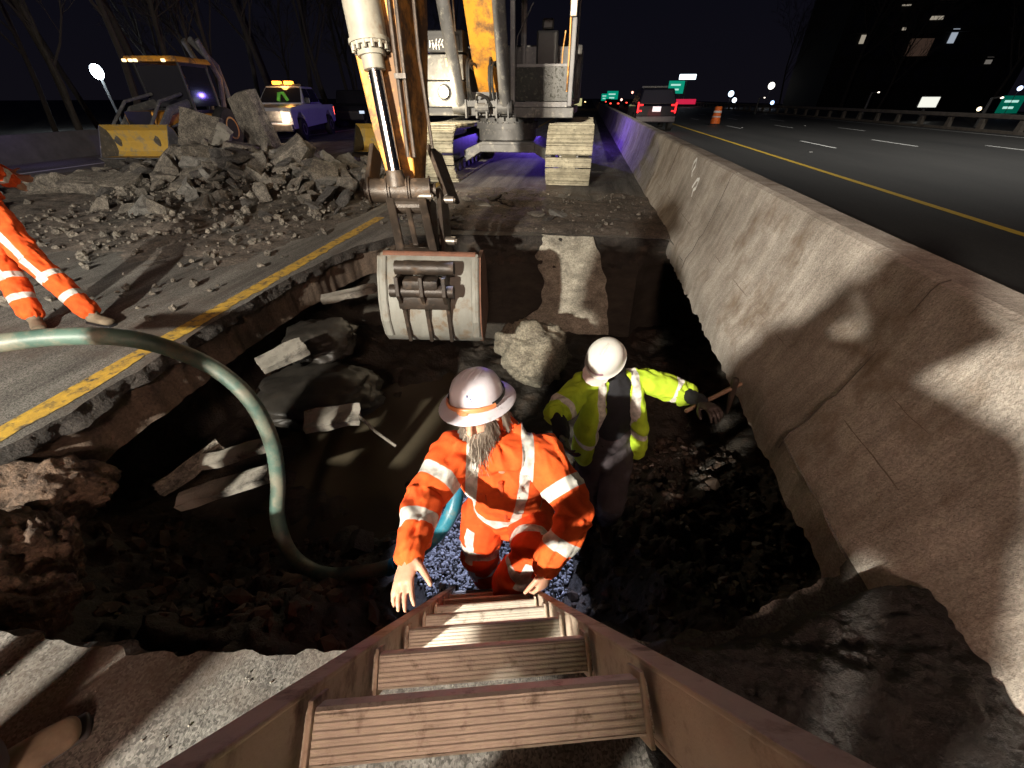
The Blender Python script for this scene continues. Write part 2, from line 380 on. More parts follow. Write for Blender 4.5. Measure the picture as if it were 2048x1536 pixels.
def floor_z(X, Y):
    z = -1.27 + fbm(X, Y, .9, 5, 3) * .28 + fbm(X, Y, 6, 4, 9) * .07
    z -= .28 * np.exp(-(((X + 2.0) / .75) ** 2 + ((Y - 2.75) / 1.15) ** 2) * 1.0)          # pool basin
    z += .75 * ss(1.5, .35, Y) * ss(-.6, -1.3, X)                                       # near-left slope
    z += .35 * ss(-2.4, -3.2, X) * ss(2.5, .6, Y)
    z += .62 * ss(1.9, .8, Y) * ss(.3, .7, X) + .25 * ss(.3, .9, X) * ss(3.2, 2.0, Y)         # right spoil
    z += .16 * np.exp(-(((X + 3.1) / .6) ** 2 + ((Y - 4.6) / .9) ** 2))
    z -= .12 * np.exp(-(((X + .4) / .35) ** 2 + ((Y - 1.7) / .4) ** 2))
    z -= .15 * ss(4.3, 5.8, Y)
    k = ss(.25, .6, X) * ss(3.2, 2.6, Y) + ss(1.6, 1.0, Y) * ss(-.8, -1.3, X)
    z += np.clip(k, 0, 1) * (np.abs(fbm(X, Y, 4.5, 4, 21)) * .26 + np.abs(fbm(X, Y, 16, 3, 22)) * .09 + np.abs(fbm(X, Y, 34, 2, 24)) * .03)
    return z
fl = grid_mesh('pit_floor', -4.1, 2.4, -.1, 6.6, .022, floor_z, M['mud']); tag(fl, kind='structure')
def fz(x, y): return float(floor_z(np.array([x]), np.array([y]))[0])
def spill_z(X, Y):
    Xw = X; Yw = Y + .12 * fbm(X, Y, 3, 3, 4)
    inn = ss(.30, .46, X + .1 * fbm(X, Y, 4, 3, 5)) * ss(-.95, -.7, Y)
    lip = ss(.58 + .36 * np.clip(X - .3, 0, 1) + .26, .58 + .36 * np.clip(X - .3, 0, 1) + .02, Yw)
    z = .012 + .085 * inn + fbm(X, Y, 3, 4, 31) * .05 + np.abs(fbm(X, Y, 11, 3, 32)) * .05 + np.abs(fbm(X, Y, 30, 2, 33)) * .035
    z += .07 * np.exp(-(((X - .95) / .22) ** 2 + ((Y - .62) / .12) ** 2))
    z += .09 * ss(1.05, 1.25, X)
    z = z * inn - (1 - inn) * .05
    return z * lip - (1 - lip) * .75
sp_ = grid_mesh('soil_spill', .15, 1.34, -.95, 1.55, .012, spill_z, M['wetsoil'], mask=lambda c: c[:, 2] > -.60); tag(sp_, kind='structure')
# pale slurry that ran down the middle of the far wall
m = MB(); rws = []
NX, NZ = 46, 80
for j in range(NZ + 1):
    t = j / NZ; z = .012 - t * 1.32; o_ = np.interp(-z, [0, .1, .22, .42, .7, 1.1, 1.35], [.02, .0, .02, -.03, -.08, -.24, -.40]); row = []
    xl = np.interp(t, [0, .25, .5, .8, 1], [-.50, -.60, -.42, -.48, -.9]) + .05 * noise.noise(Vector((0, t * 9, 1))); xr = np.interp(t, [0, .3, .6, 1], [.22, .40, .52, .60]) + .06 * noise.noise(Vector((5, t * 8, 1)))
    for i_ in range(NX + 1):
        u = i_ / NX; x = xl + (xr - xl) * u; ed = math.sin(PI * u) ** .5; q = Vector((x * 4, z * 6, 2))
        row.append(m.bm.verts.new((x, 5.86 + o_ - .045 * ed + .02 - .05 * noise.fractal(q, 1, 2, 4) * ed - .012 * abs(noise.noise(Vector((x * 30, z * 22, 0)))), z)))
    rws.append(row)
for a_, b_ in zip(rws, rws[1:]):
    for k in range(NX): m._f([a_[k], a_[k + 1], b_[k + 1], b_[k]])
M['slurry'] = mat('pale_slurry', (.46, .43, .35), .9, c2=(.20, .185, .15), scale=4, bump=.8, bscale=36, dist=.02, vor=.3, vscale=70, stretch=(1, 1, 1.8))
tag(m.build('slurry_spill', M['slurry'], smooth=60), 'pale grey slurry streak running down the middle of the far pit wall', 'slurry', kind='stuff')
# still water in the pit
m = MB(); m.bm.faces.new([m.bm.verts.new((-2.05 + math.cos(t * PI / 20) * 1.15, 2.75 + math.sin(t * PI / 20) * 1.75, -1.385)) for t in range(40)])
M['water'] = mat('muddy_water', (.085, .072, .048), .14, c2=(.068, .056, .038), scale=1.5, bump=.05, bscale=6, spec=.5)
tag(m.build('water', M['water']), kind='structure')

# ------------------------------------------------------------ right carriageway and markings
m = MB(); m.quad((1.88, -60, .004), (60, -60, .004), (60, 900, .004), (1.88, 900, .004)); tag(m.build('road', M['road']), kind='structure')
m = MB()
def strip(x, y0, y1, w=.15, z=.009): m.quad((x - w / 2, y0, z), (x + w / 2, y0, z), (x + w / 2, y1, z), (x - w / 2, y1, z))
strip(21.1, -20, 400, .15)
ph = {9.6: 21.2, 13.15: 22.4, 16.2: 20.1}
for x, y0 in ph.items():
    for k in range(-3, 26):
        strip(x, y0 + k * 12.2 - 1.5, y0 + k * 12.2 + 1.7, .15)
for x, y in ((11.3, 12), (8.0, 18), (17.5, 17), (10, 33), (15, 36)): m.box((x, y, .012), (.1, .1, .02))
tag(m.build('white_road_markings', M['paint_w']), kind='structure')
m = MB(); strip(6.3, -20, 500, .17); tag(m.build('yellow_road_marking', M['paint_yr']), kind='structure')
# worn yellow shoulder line beside the pit, its pit edge bitten away
m = MB(); n = 0; ys = np.arange(-2, 60, .03); pr_ = None
for y in ys:
    ed = .055 * noise.noise(Vector((y * 2.1, 0, 0))) + .03 * noise.noise(Vector((y * 11, 4, 0)))
    miss = noise.noise(Vector((y * 1.3, 9, 2))) > .42 and y < 6
    xr = -3.14 + (ed if 0 < y < 6.2 else 0); xr = min(xr, -3.125 if .3 < y < 5.3 else -3.1)
    a = m.bm.verts.new((-3.30, y, .005)); b = m.bm.verts.new((max(xr, -3.27), y, .005))
    if pr_ and not miss: m._f([pr_[0], pr_[1], b, a])
    pr_ = (a, b)
tag(m.build('yellow_shoulder_line', M['paint_y']), kind='structure')
m = MB(); 
for k in range(10): strip(-7.0, 4 + k * 12.2, 7.2 + k * 12.2, .15, .005)
for k in range(10): strip(-10.5, 10 + k * 12.2, 13.2 + k * 12.2, .15, .005)
strip(-14.3, 0, 80, .15, .005)
tag(m.build('white_lane_lines', M['paint_w']), kind='structure')

# loose dirt sheet over the left lanes and in front of the excavator
def dirt_z(X, Y):
    edge = fbm(X, Y, .6, 4, 51)
    a = ss(-3.5, -4.4, X + edge * .8) * ss(3.2, 4.6, Y + edge) * ss(13, 10.5, Y + edge)
    b = ss(-.2, -.9, (-3.2 - X) * .0 + edge - .15) * 0
    z = .07 * (fbm(X, Y, 2.2, 5, 52) + .22) + np.abs(fbm(X, Y, 9, 3, 53)) * .05
    return z * a - (1 - a) * .03
d = grid_mesh('loose_dirt', -13, -3.35, 2.6, 13.5, .05, dirt_z, M['reddirt']); tag(d, kind='structure')
def dirt2_z(X, Y):
    e_ = fbm(X, Y, .9, 4, 61)
    a = ss(9.8, 8.2, Y + e_ * 2) * ss(-3.0, -2.4, X + e_) * ss(5.86, 6.1, Y)
    z = .02 + .045 * (fbm(X, Y, 2.5, 5, 62) + .12) + np.abs(fbm(X, Y, 12, 3, 63)) * .03
    return z * a - (1 - a) * .025
d = grid_mesh('dirt_apron', -3.3, 1.3, 5.98, 10.4, .035, dirt2_z, M['reddirt']); tag(d, kind='structure')

# ------------------------------------------------------------ concrete median barrier
prof_ = [(1.93, -.25), (1.90, .08), (1.84, .33), (1.80, .80), (1.79, .93), (1.765, .965), (1.58, .972), (1.545, .955), (1.53, .92), (1.49, .70), (1.405, .34), (1.375, .30), (1.34, .16), (1.285, .06), (1.272, -.06), (1.275, -.21)]
m = MB(); prev = None
ys = list(np.arange(-4, 8, .045)) + list(np.arange(8, 20, .3)) + list(np.arange(20, 60, 2)) + list(range(60, 400, 20))
for y in ys:
    ring = []
    for j, (x, z) in enumerate(prof_):
        q = Vector((x, y, z))
        if y < 20:
            q.x += noise.noise(Vector((x * 2, y * 1.5, z * 2))) * .012
            if j == len(prof_) - 1: q.z += .05 * noise.noise(Vector((0, y * 4, 0))) + .035 * noise.noise(Vector((0, y * 15, 5))) ; q.x += .02 * noise.noise(Vector((3, y * 9, 0)))
            if j == len(prof_) - 2: q.x += .012 * noise.noise(Vector((3, y * 7, 9)))
        ring.append(m.bm.verts.new(q))
    if prev:
        for j in range(len(prof_) - 1):
            m._f([prev[j], ring[j], ring[j + 1], prev[j + 1]])
        m._f([prev[-1], ring[-1], ring[0], prev[0]])
    else: m._f(ring)
    prev = ring
m._f(prev[::-1])
# barrier material: vertical rain streaks, hairline cracks, white crayon marks are separate
bm_ = M['concrete']; t = bm_.node_tree; N = t.nodes; L = t.links; P = N['Principled BSDF']
src = P.inputs['Base Color'].links[0].from_socket
co = N.new('ShaderNodeTexCoord'); mp = N.new('ShaderNodeMapping'); mp.inputs['Scale'].default_value = (.5, 3.2, .16); L.new(co.outputs['Object'], mp.inputs[0])
n = N.new('ShaderNodeTexNoise'); n.inputs['Scale'].default_value = 2.6; n.inputs['Detail'].default_value = 12; n.inputs['Roughness'].default_value = .82; L.new(mp.outputs[0], n.inputs[0])
r = N.new('ShaderNodeValToRGB'); r.color_ramp.elements[0].position = .35; r.color_ramp.elements[0].color = (.50, .47, .45, 1); r.color_ramp.elements[1].position = .62; r.color_ramp.elements[1].color = (1.25, 1.25, 1.24, 1); L.new(n.outputs['Fac'], r.inputs[0])
mx = N.new('ShaderNodeMixRGB'); mx.blend_type = 'MULTIPLY'; mx.inputs[0].default_value = .62; L.new(src, mx.inputs[1]); L.new(r.outputs[0], mx.inputs[2])
# form lines and cracks running along the barrier
sx = N.new('ShaderNodeSeparateXYZ'); L.new(co.outputs['Object'], sx.inputs[0])
nn = N.new('ShaderNodeTexNoise'); nn.inputs['Scale'].default_value = 5; nn.inputs['Detail'].default_value = 5; L.new(co.outputs['Object'], nn.inputs[0])
last = mx.outputs[0]
for z0, wd, amp, gate in ((.31, .0022, .012, .50), (.52, .0016, .05, .60)):
    a = N.new('ShaderNodeMath'); a.operation = 'MULTIPLY_ADD'; L.new(nn.outputs['Fac'], a.inputs[0]); a.inputs[1].default_value = amp; a.inputs[2].default_value = -z0 - amp / 2
    b = N.new('ShaderNodeMath'); b.operation = 'ADD'; L.new(a.outputs[0], b.inputs[0]); L.new(sx.outputs['Z'], b.inputs[1])
    c = N.new('ShaderNodeMath'); c.operation = 'ABSOLUTE'; L.new(b.outputs[0], c.inputs[0])
    g2 = N.new('ShaderNodeTexNoise'); g2.inputs['Scale'].default_value = 2.3; g2.inputs['Detail'].default_value = 4; L.new(co.outputs['Object'], g2.inputs[0])
    gr = N.new('ShaderNodeMapRange'); gr.inputs['From Min'].default_value = gate - .03; gr.inputs['From Max'].default_value = gate + .05; gr.inputs['To Max'].default_value = wd; L.new(g2.outputs['Fac'], gr.inputs[0])
    dd = N.new('ShaderNodeMath'); dd.operation = 'LESS_THAN'; L.new(c.outputs[0], dd.inputs[0]); L.new(gr.outputs[0], dd.inputs[1])
    mm = N.new('ShaderNodeMixRGB'); L.new(dd.outputs[0], mm.inputs[0]); L.new(last, mm.inputs[1]); mm.inputs[2].default_value = (.17, .135, .105, 1); last = mm.outputs[0]
L.new(last, P.inputs['Base Color'])
bar = m.build('concrete_barrier', M['concrete'], smooth=25)
tag(bar, 'long stained concrete median barrier with ragged undermined foot along the pit', 'barrier')
# segment joints of the barrier, drawn as thin dark lines
t_ = M['concrete'].node_tree
m = MB()
for k in range(0, 14):
    y = 1.9 + k * 3.05; pts = [(Vector((x - .0015, y + .004 * noise.noise(Vector((x * 9, z * 9, k))), z + .0015))) for x, z in prof_[6:15]]
    m.tube(pts, [(.0035, .003)] * len(pts), 5, side=(0, 1, 0))
jt = m.build('joint_line', mat('joint_gap', (.10, .085, .07), .95, scale=9), parent=bar); jt['kind'] = 'stuff'
# painted scrawl on the barrier face
def face_pt(y, h, off=.004):
    x = 1.405 + (1.49 - 1.405) * (h - .34) / .36 if h < .70 else 1.49 + (1.53 - 1.49) * (h - .70) / .22
    return Vector((x - off, y, h))
m = MB()
def stroke(pts, w=.022):
    for (a, b), (c, d_) in zip(pts, pts[1:]):
        p, q = face_pt(a, b), face_pt(c, d_); m.tube([p, q], [(w, .003)] * 2, 6, side=(q - p).cross(Vector((1, 0, 0))))
stroke([(6.62, .78), (6.66, .86), (6.58, .92), (6.50, .84), (6.55, .76), (6.48, .72)]); stroke([(6.22, .62), (6.16, .72), (6.06, .74), (6.04, .64), (6.12, .60), (6.05, .54)])
sc = m.build('paint_mark', M['paint_w'], parent=bar); sc['kind'] = 'stuff'

# ------------------------------------------------------------ guard rails
def beam_rail(name, x, y0, y1, step, label, mt, h=.85):
    e = empty(name, (x, y0, 0), label, 'guard rail')
    m = MB(); m.box((0, (y1 - y0) / 2, h - .09), (.22, y1 - y0, .2), bev=.03); m.build('top_rail', mt, e)
    m = MB(); m.box((0, (y1 - y0) / 2, .06), (.34, y1 - y0, .14)); m.build('kerb', mt, e)
    m = MB(); m.box((0, 0, .37), (.2, .34, .5), taper=(1, .7)); p = m.build('post', mt, e); p.location = (0, .5, 0)
    for k in range(1, int((y1 - y0) / step)):
        if k > 45: break
        c = p.copy(); COL.objects.link(c); c.location = (0, .5 + k * step, 0)
    return e
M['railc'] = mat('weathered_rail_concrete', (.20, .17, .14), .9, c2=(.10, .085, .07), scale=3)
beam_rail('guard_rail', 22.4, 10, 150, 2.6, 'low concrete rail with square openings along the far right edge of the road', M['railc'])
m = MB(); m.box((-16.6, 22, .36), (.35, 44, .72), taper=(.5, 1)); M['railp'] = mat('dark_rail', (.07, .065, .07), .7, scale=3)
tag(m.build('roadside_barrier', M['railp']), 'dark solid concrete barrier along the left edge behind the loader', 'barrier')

# ------------------------------------------------------------ bare trees
M['bark'] = mat('bark', (.032, .026, .02), .95, c2=(.018, .014, .011), scale=6)
def bare_tree_mesh(seed, h):
    rr = random.Random(seed); tr = MB(); br = MB()
    def limb(mb, p, d, L_, r, depth):
        pts = [p]; q = p.copy(); dd = d.copy(); n = 4
        for i in range(n):
            dd = (dd + Vector((rr.uniform(-1, 1), rr.uniform(-1, 1), rr.uniform(-.2, .6))) * .16).normalized(); q = q + dd * L_ / n; pts.append(q.copy())
        rad = [r * (1 - .7 * i / n) for i in range(n + 1)]
        mb.tube(pts, rad, 7 if depth == 0 else (5 if depth == 1 else 3))
        if depth >= 4: return
        for k in range({0: 9, 1: 6, 2: 5, 3: 4}[depth]):
            t = rr.uniform(.28 if depth == 0 else .2, 1); i = min(n - 1, int(t * n)); b = pts[i].lerp(pts[i + 1], t * n - i)
            ax = (pts[i + 1] - pts[i]).normalized(); s_ = ax.orthogonal().normalized(); s_.rotate(Matrix.Rotation(rr.uniform(0, 2 * PI), 3, ax))
            nd = (ax * rr.uniform(.5, 1.1) + s_ * rr.uniform(.5, .9) + Vector((0, 0, .25))).normalized()
            limb(br, b, nd, L_ * rr.uniform(.38, .58), max(r * (1 - .7 * t) * .5, .012), depth + 1)
    limb(tr, Vector((0, 0, 0)), Vector((rr.uniform(-.08, .08), rr.uniform(-.08, .08), 1)), h, .0125 * h, 0)
    return tr, br
protos = []
for k in range(3):
    tr, br = bare_tree_mesh(40 + k, (11, 13, 9.5)[k])
    e = empty('bare_tree', (0, 0, 0), 'leafless tree', 'tree'); tr.build('trunk', M['bark'], e); br.build('branches', M['bark'], e); protos.append(e)
tl = [(-19.5, 8, 0), (-21, 12, 1), (-24, 9, 2), (-19, 15, 2), (-22, 17.5, 0), (-25, 21, 1), (-19.6, 20.5, 1), (-21.5, 25, 2), (-19.4, 28, 0), (-23, 31, 1), (-20, 35, 0), (-21, 41, 1), (-20, 48, 2), (-19, 56, 0), (-18.5, 66, 1), (-26, 14, 0), (-27, 27, 0), (-25, 38, 2), (-18.6, 11, 1), (-18.8, 17.6, 0), (-20, 23, 2), (-18.6, 33, 0), (-23, 14, 1), (-29, 19, 1), (-22.5, 45, 0), (-19, 38, 2), (-30, 11, 0), (-21, 21, 1), (-24, 18, 0), (-20.5, 30, 1), (-25, 26, 2), (-22, 36, 1), (-19.5, 24, 0)]
tr_ = [(27.5, 18, 0), (31, 22, 1), (27, 27, 2), (33, 30, 0), (28, 36, 1), (31, 44, 0), (27.5, 52, 2), (29, 62, 1), (27, 75, 0), (35, 38, 2)]
used = [False] * 3
for side, lst in (('left', tl), ('right', tr_)):
    for (x, y, k) in lst:
        e = protos[k] if not used[k] else copy_tree(protos[k]); used[k] = True
        e.location = (x, y, -.1); s_ = random.uniform(.8, 1.15); e.scale = (s_, s_, s_); e.rotation_euler.z = random.uniform(0, 6.28)
        if side == 'left': tag(e, 'tall bare winter tree in the dark wood behind the loader and pickup', 'tree', 'bare trees left of the highway')
        else: tag(e, 'bare winter tree standing in the dark beyond the right guard rail', 'tree', 'bare trees right of the highway')
# ------------------------------------------------------------ tower block, upper right
bt = empty('tower_block', (49, 92, 0), 'dark high-rise block with a few lit windows above the trees at upper right', 'building')
M['towerc'] = mat('tower_wall', (.016, .015, .015), .9, scale=2)
m = MB(); m.box((0, 0, 20), (26, 14, 40)); m.build('wall', M['towerc'], bt)
m = MB()
for k in range(1, 13): m.box((0, -7.6, k * 3.1), (24, 1.6, .22))
m.build('balcony_slab', M['towerc'], bt)
m = MB()
for k in range(1, 13):
    for j in range(-5, 6): m.box((j * 2.3, -7.03, k * 3.1 + 1.4), (1.5, .06, 1.7))
o_ = m.build('dark_window', M['glassd'], bt); o_['kind'] = 'stuff'
LW = em('lit_window', (1, .87, .68), .30); LW2 = em('lit_window_cool', (.75, .85, 1), .4)
for (x, z, wd, hh, mt) in ((-6.0, 12.4, 1.1, .5, LW), (-.5, 13.6, 3.0, 2.2, em('dim_window', (.8, .55, .4), .07)), (1.4, 15.0, 1.2, .5, LW), (7.5, 14.2, 2.0, .8, LW), (-1.4, 10.8, 1.6, .4, LW), (1.8, 8.8, .8, 1.6, LW2), (-10, 8.6, .6, 1.0, LW), (-5, 9.6, .5, .5, LW), (-2, 7.6, 3, 2.0, em('dim_window2', (.8, .5, .35), .03)), (8, 6.0, .8, .8, em('dim_window3', (1, .9, .8), .12))):
    m = MB(); m.box((x, -7.15, z), (wd, .1, hh)); m.build('window', mt, bt)
# ------------------------------------------------------------ distant lamps, signs, traffic
def street_lamp(x, y, h, c, st, r, label, grp=None):
    e = empty('street_lamp', (x, y, 0), label, 'street lamp', grp)
    m = MB(); m.tube([(0, 0, 0), (0, 0, h * .7), (0, 0, h)], [.12, .09, .07], 8); m.tube([(0, 0, h - .05), (.5, 0, h + .05)], .05, 6); m.build('pole', M['exG'], e)
    m = MB(); m.sphere((.55, 0, h), r, 10, (1, 1, .6)); m.build('lamp_head', em('lamp_%d_%d' % (x, y), c, st), e); return e
street_lamp(-2.9, 80, 4.0, (1, .55, .2), 6, .32, 'amber street lamp on a pole right of the excavator cab')
for x, y, h in ((17.8, 62, 1.6), (23.5, 50, 2.0), (23.5, 36, 1.6)):
    street_lamp(x + 2, y, h, (1, .86, .7), 3, .09, 'small low lamp post beyond the far guard rail', 'small lamps beyond the right guard rail')
def light_box(name, x, y, z, sx_, sz, c, st, label, cat, h0=True):
    e = empty(name, (x, y, 0), label, cat)
    m = MB(); m.tube([(0, .2, 0), (0, .2, z)], .1, 6); m.build('post', M['exG'], e)
    m = MB(); m.box((0, 0, z), (sx_, .15, sz), bev=.04); m.build('panel', em(name + '_c', c, st), e)
    m = MB(); m.box((0, .09, z), (sx_ + .12, .1, sz + .12)); m.build('frame', M['black'], e)
    return e
def road_sign(x, y, z, w_, h_, label, c=(.0, .32, .20), st=.8):
    e = empty('highway_sign', (x, y, 0), label, 'road sign')
    m = MB(); m.tube([(-w_ * .3, .2, 0), (-w_ * .3, .2, z + h_ / 2)], .14, 6); m.tube([(w_ * .3, .2, 0), (w_ * .3, .2, z + h_ / 2)], .14, 6); m.build('post', M['exG'], e)
    m = MB(); m.box((0, 0, z), (w_, .12, h_), bev=.05); m.build('panel', em('sign_green_%d' % x, c, st), e)
    m = MB()
    for k in range(2): m.box((-w_ * .05, -.08, z + h_ * (.18 - .36 * k)), (w_ * (.62 - .15 * k), .03, h_ * .13))
    m.build('legend', em('sign_legend_%d' % x, (.5, .85, .75), .9), e); return e
road_sign(17.9, 110, 3.4, 3.2, 2.2, 'lit green highway sign right above the police vehicle roof')
road_sign(6.6, 150, 2.0, 3.2, 2.4, 'distant green highway sign left of the police vehicle')
road_sign(4.3, 150, 1.7, 1.8, 1.7, 'small distant green sign, leftmost of the three near the horizon')
road_sign(52, 70, .9, 2.4, 1.8, 'green sign at the far right edge beyond the guard rail', st=.25)
light_box('canopy_sign', 20.2, 112, 5.2, 3.4, .9, (.75, .9, 1), 3, 'bright white lit roof sign above the green highway sign', 'lit sign')
light_box('red_display', 20.2, 109, .9, 4.2, .9, (.8, .02, .08), .7, 'red lit display right of the police vehicle', 'lit sign')
light_box('white_board', 27.5, 45, 1.3, 1.3, .7, (.9, .9, .8), 1.0, 'small white lit board behind the guard rail', 'lit sign')
light_box('amber_board', 43.5, 48, 1.2, 1.0, .5, (1, .55, .2), 1.3, 'small amber lit board among the trees at right', 'lit sign')
light_box('cream_board', -2.2, 88, .95, 1.7, 1.1, (.8, .75, .35), .6, 'pale yellow sign low behind the excavator track', 'lit sign')
for k, (x, y, z, r_, c) in enumerate(((33.4, 100, 3.4, .55, (1, .95, .85)), (26.6, 100, 2.2, .5, (.6, .8, 1)), (27.5, 100, 1.2, .4, (.8, .9, 1)), (37, 100, 3.3, .16, (1, .9, .8)), (49.5, 100, 4.0, .14, (1, .8, .6)),
                                     (44.5, 60, 2.4, .22, (.6, .7, 1)), (48.3, 60, 2.3, .35, (.8, .88, 1)), (47.0, 60, .9, .2, (.7, .75, 1)), (41.8, 60, .6, .2, (1, .8, .5)), (7.5, 120, 1.2, .25, (1, .5, .4)), (9.8, 120, 2.6, .25, (1, .4, .3)), (31, 90, .9, .3, (.4, .6, 1)))):
    e = empty('flood_lamp', (x, y, 0), 'bright point lamp on a thin mast in the far lights right of the barrier', 'lamp', 'distant lamps right of the highway')
    m = MB(); m.tube([(0, 0, 0), (0, 0, z)], .03, 5); m.build('mast', M['exG'], e)
    m = MB(); m.sphere((0, -.1, z), r_, 10); m.build('bulb', em('far_lamp_%d' % k, c, 3.5), e)
# work light on a mast, far left (bright bluish)
e = empty('light_mast', (-28, 25, 0), 'bright bluish-white floodlight on a mast left of the loader', 'floodlight')
m = MB(); m.tube([(0, 0, 0), (0, 0, 2.9)], .07, 8); m.build('mast', M['exG'], e)
m = MB(); m.sphere((.1, -.15, 2.8), .36, 16, (1, .6, 1)); m.build('lamp_head', em('mast_lamp', (.78, .92, 1), 30), e)
lamp('mast_light', 'POINT', (-27.5, 24, 2.8), 150, (.75, .88, 1), rad=.3)
def far_car(x, y, c, label, grp, red=True):
    e = empty('distant_car', (x, y, 0), label, 'car', grp)
    m = MB(); m.box((0, 0, .55), (1.8, 4.2, .6), bev=.12); m.box((0, .1, 1.08), (1.6, 2.2, .5), bev=.15, taper=(.8, .7)); m.build('body', M['black'], e)
    for s_ in (-1, 1):
        m = MB(); m.box((s_ * .7, -2.12 if red else -2.12, .72), (.32, .06, .16)); m.build('tail_light' if red else 'headlight', c, e)
    for sx_ in (-1, 1):
        for sy_ in (-1, 1): m = MB(); m.cyl((sx_ * .75, sy_ * 1.3, .32), (sx_ * .92, sy_ * 1.3, .32), .32, n=12); m.build('wheel', M['tyre'], e)
TL = em('far_tail', (1, .05, .03), 5); HL = em('far_head', (1, .6, .25), 6)
for x, y in ((4.6, 95), (8.6, 110), (5.0, 135)): far_car(x, y, TL, 'tiny distant car with red tail lights near the vanishing point', 'distant cars on the right carriageway')
for x, y in ((-1.8, 130), (-5.4, 150)): far_car(x, y, HL, 'tiny distant car with amber headlights behind the excavator track', 'distant cars on the closed carriageway', False)
# traffic barrel
e = empty('traffic_barrel', (9.0, 36, 0), 'orange and white striped traffic barrel standing on the open lanes', 'traffic barrel')
m = MB(); m.lathe([(.02, .08), (.31, .08), (.32, .32), (.28, .34), (.29, .58), (.26, .60), (.265, .84), (.24, .86), (.24, 1.05), (.2, 1.1), (.02, 1.1)], n=20); m.build('drum', em('barrel_orange', (1, .22, .05), .45), e)
M['bar_o'] = mat('barrel_orange_plastic', (1, .2, .03), .5, scale=5); bpy.data.objects[e.children[0].name].data.materials[0] = M['bar_o']
for z in (.27, .53, .79):
    m = MB(); m.lathe([(.318 - z * .06, z - .06), (.322 - z * .06, z - .05), (.316 - z * .06, z + .05), (.31 - z * .06, z + .06)], n=20); m.build('stripe', M['paint_w'], e)
m = MB(); m.lathe([(.42, 0), (.42, .06), (.33, .09), (.33, .0)], n=20); m.build('base', M['tyre'], e)
lamp('barrel_spot', 'SPOT', (6, 22, 1.4), 500, (1, .9, .8), (9.3, 40, .5), 30)  # spot lamp aimed at the traffic barrel
# ============================================================ helpers for fitting: pixel of the photo + depth -> world point
_p, _a = R(35.6), R(9)
_cf = Vector((-math.sin(_a) * math.cos(_p), math.cos(_a) * math.cos(_p), -math.sin(_p))); _cr = Vector((math.cos(_a), math.sin(_a), 0)); _cu = _cr.cross(_cf)
def at(u, v, d): return Vector((0, 0, 1.6)) + (_cf + _cr * ((u - 1024) / 800) + _cu * ((768 - v) / 800)) * d
# ============================================================ EXCAVATOR
B = (-1.8, 12, 0)
ex = empty('excavator', B, 'big yellow tracked excavator with grey cab, reaching its bucket down into the pit', 'excavator')
X, Y_, Z = Vector((1, 0, 0)), Vector((0, 1, 0)), Vector((0, 0, 1))
def track(cx):
    # closed path in (y,z)
    r = .50; zc = .56; y0, y1 = 10.15, 13.9
    path = []
    n = 12
    for k in range(n + 1): a = PI / 2 + PI * k / n; path.append((y0 + r * math.cos(a), zc + r * math.sin(a)))
    k_ = 18
    for k in range(1, k_): path.append((y0 + (y1 - y0) * k / k_, zc - r))
    for k in range(n + 1): a = -PI / 2 + PI * k / n; path.append((y1 + r * math.cos(a), zc + r * math.sin(a)))
    for k in range(1, k_): path.append((y1 - (y1 - y0) * k / k_, zc + r - .05 * math.sin(PI * k / k_)))
    m = MB(); n = len(path)
    # respace shoes evenly
    P = [Vector((0, a, b)) for a, b in path] + [Vector((0, *path[0]))]
    L_ = [0]
    for a, b in zip(P, P[1:]): L_.append(L_[-1] + (b - a).length)
    N_ = 50
    def pos(s):
        s %= L_[-1]
        for i in range(len(P) - 1):
            if L_[i + 1] >= s: t = (s - L_[i]) / (L_[i + 1] - L_[i]); return P[i].lerp(P[i + 1], t)
        return P[0].copy()
    ctr = Vector((0, (y0 + y1) / 2, zc))
    for k in range(N_):
        s = k * L_[-1] / N_; a = pos(s - .01); b = pos(s + .01); c = pos(s); t = (b - a).normalized(); nrm = t.cross(X)
        core = Vector((0, min(max(c.y, y0), y1), zc))
        if nrm.dot(c - core) < 0: nrm = -nrm
        rot = Matrix((X, t, nrm)).transposed(); p = L_[-1] / N_; w = .96
        c = c + X * cx
        m.box(c + nrm * .015, (w, p * .84, .04), rot)
        for o_, h in ((-.38, .05), (0, .028), (.36, .028)): m.box(c + nrm * (.03 + h / 2) + t * p * o_, (w - .01, p * .10, h * 1.35), rot)
        for sx_ in (-.14, .14): m.cyl(c + X * sx_ + nrm * .03 + t * p * .18, c + X * sx_ + nrm * .045 + t * p * .18, .014, n=6); 
        m.box(c - nrm * .04, (.3, p * .85, .08), rot)
    m.build('track', M['track'], ex, B)
    m = MB(); m.box((cx, 12.03, .56), (.34, 3.5, .45), bev=.05)
    for y in (y0, y1): m.cyl((cx - .2, y, .56), (cx + .2, y, .56), .42, n=24)
    for k in range(7): m.cyl((cx - .2, 10.7 + k * .45, .2), (cx + .2, 10.7 + k * .45, .2), .12, n=14)
    m.build('track_frame', M['exG'], ex, B, smooth=40)
track(-.33); track(-3.30)
m = MB(); m.prism([(-1.05, -.1), (-.62, .14), (.62, .14), (1.05, -.1), (1.05, .16), (.6, .34), (-.6, .34), (-1.05, .16)], (-1.82, 11.7, .42), X, Z, (0, 1.9, 0))
m.box((-1.82, 10.73, .63), (1.3, .06, .16)); m.build('carbody', M['exG'], ex, B, bevel=.015)
m = MB(); m.cyl((-2.0, 11.9, .72), (-2.0, 11.9, .98), .72, n=40); m.cyl((-2.0, 11.9, .98), (-2.0, 11.9, 1.10), .78, n=40); m.cyl((-2.0, 11.9, 1.10), (-2.0, 11.9, 1.26), .70, n=40)
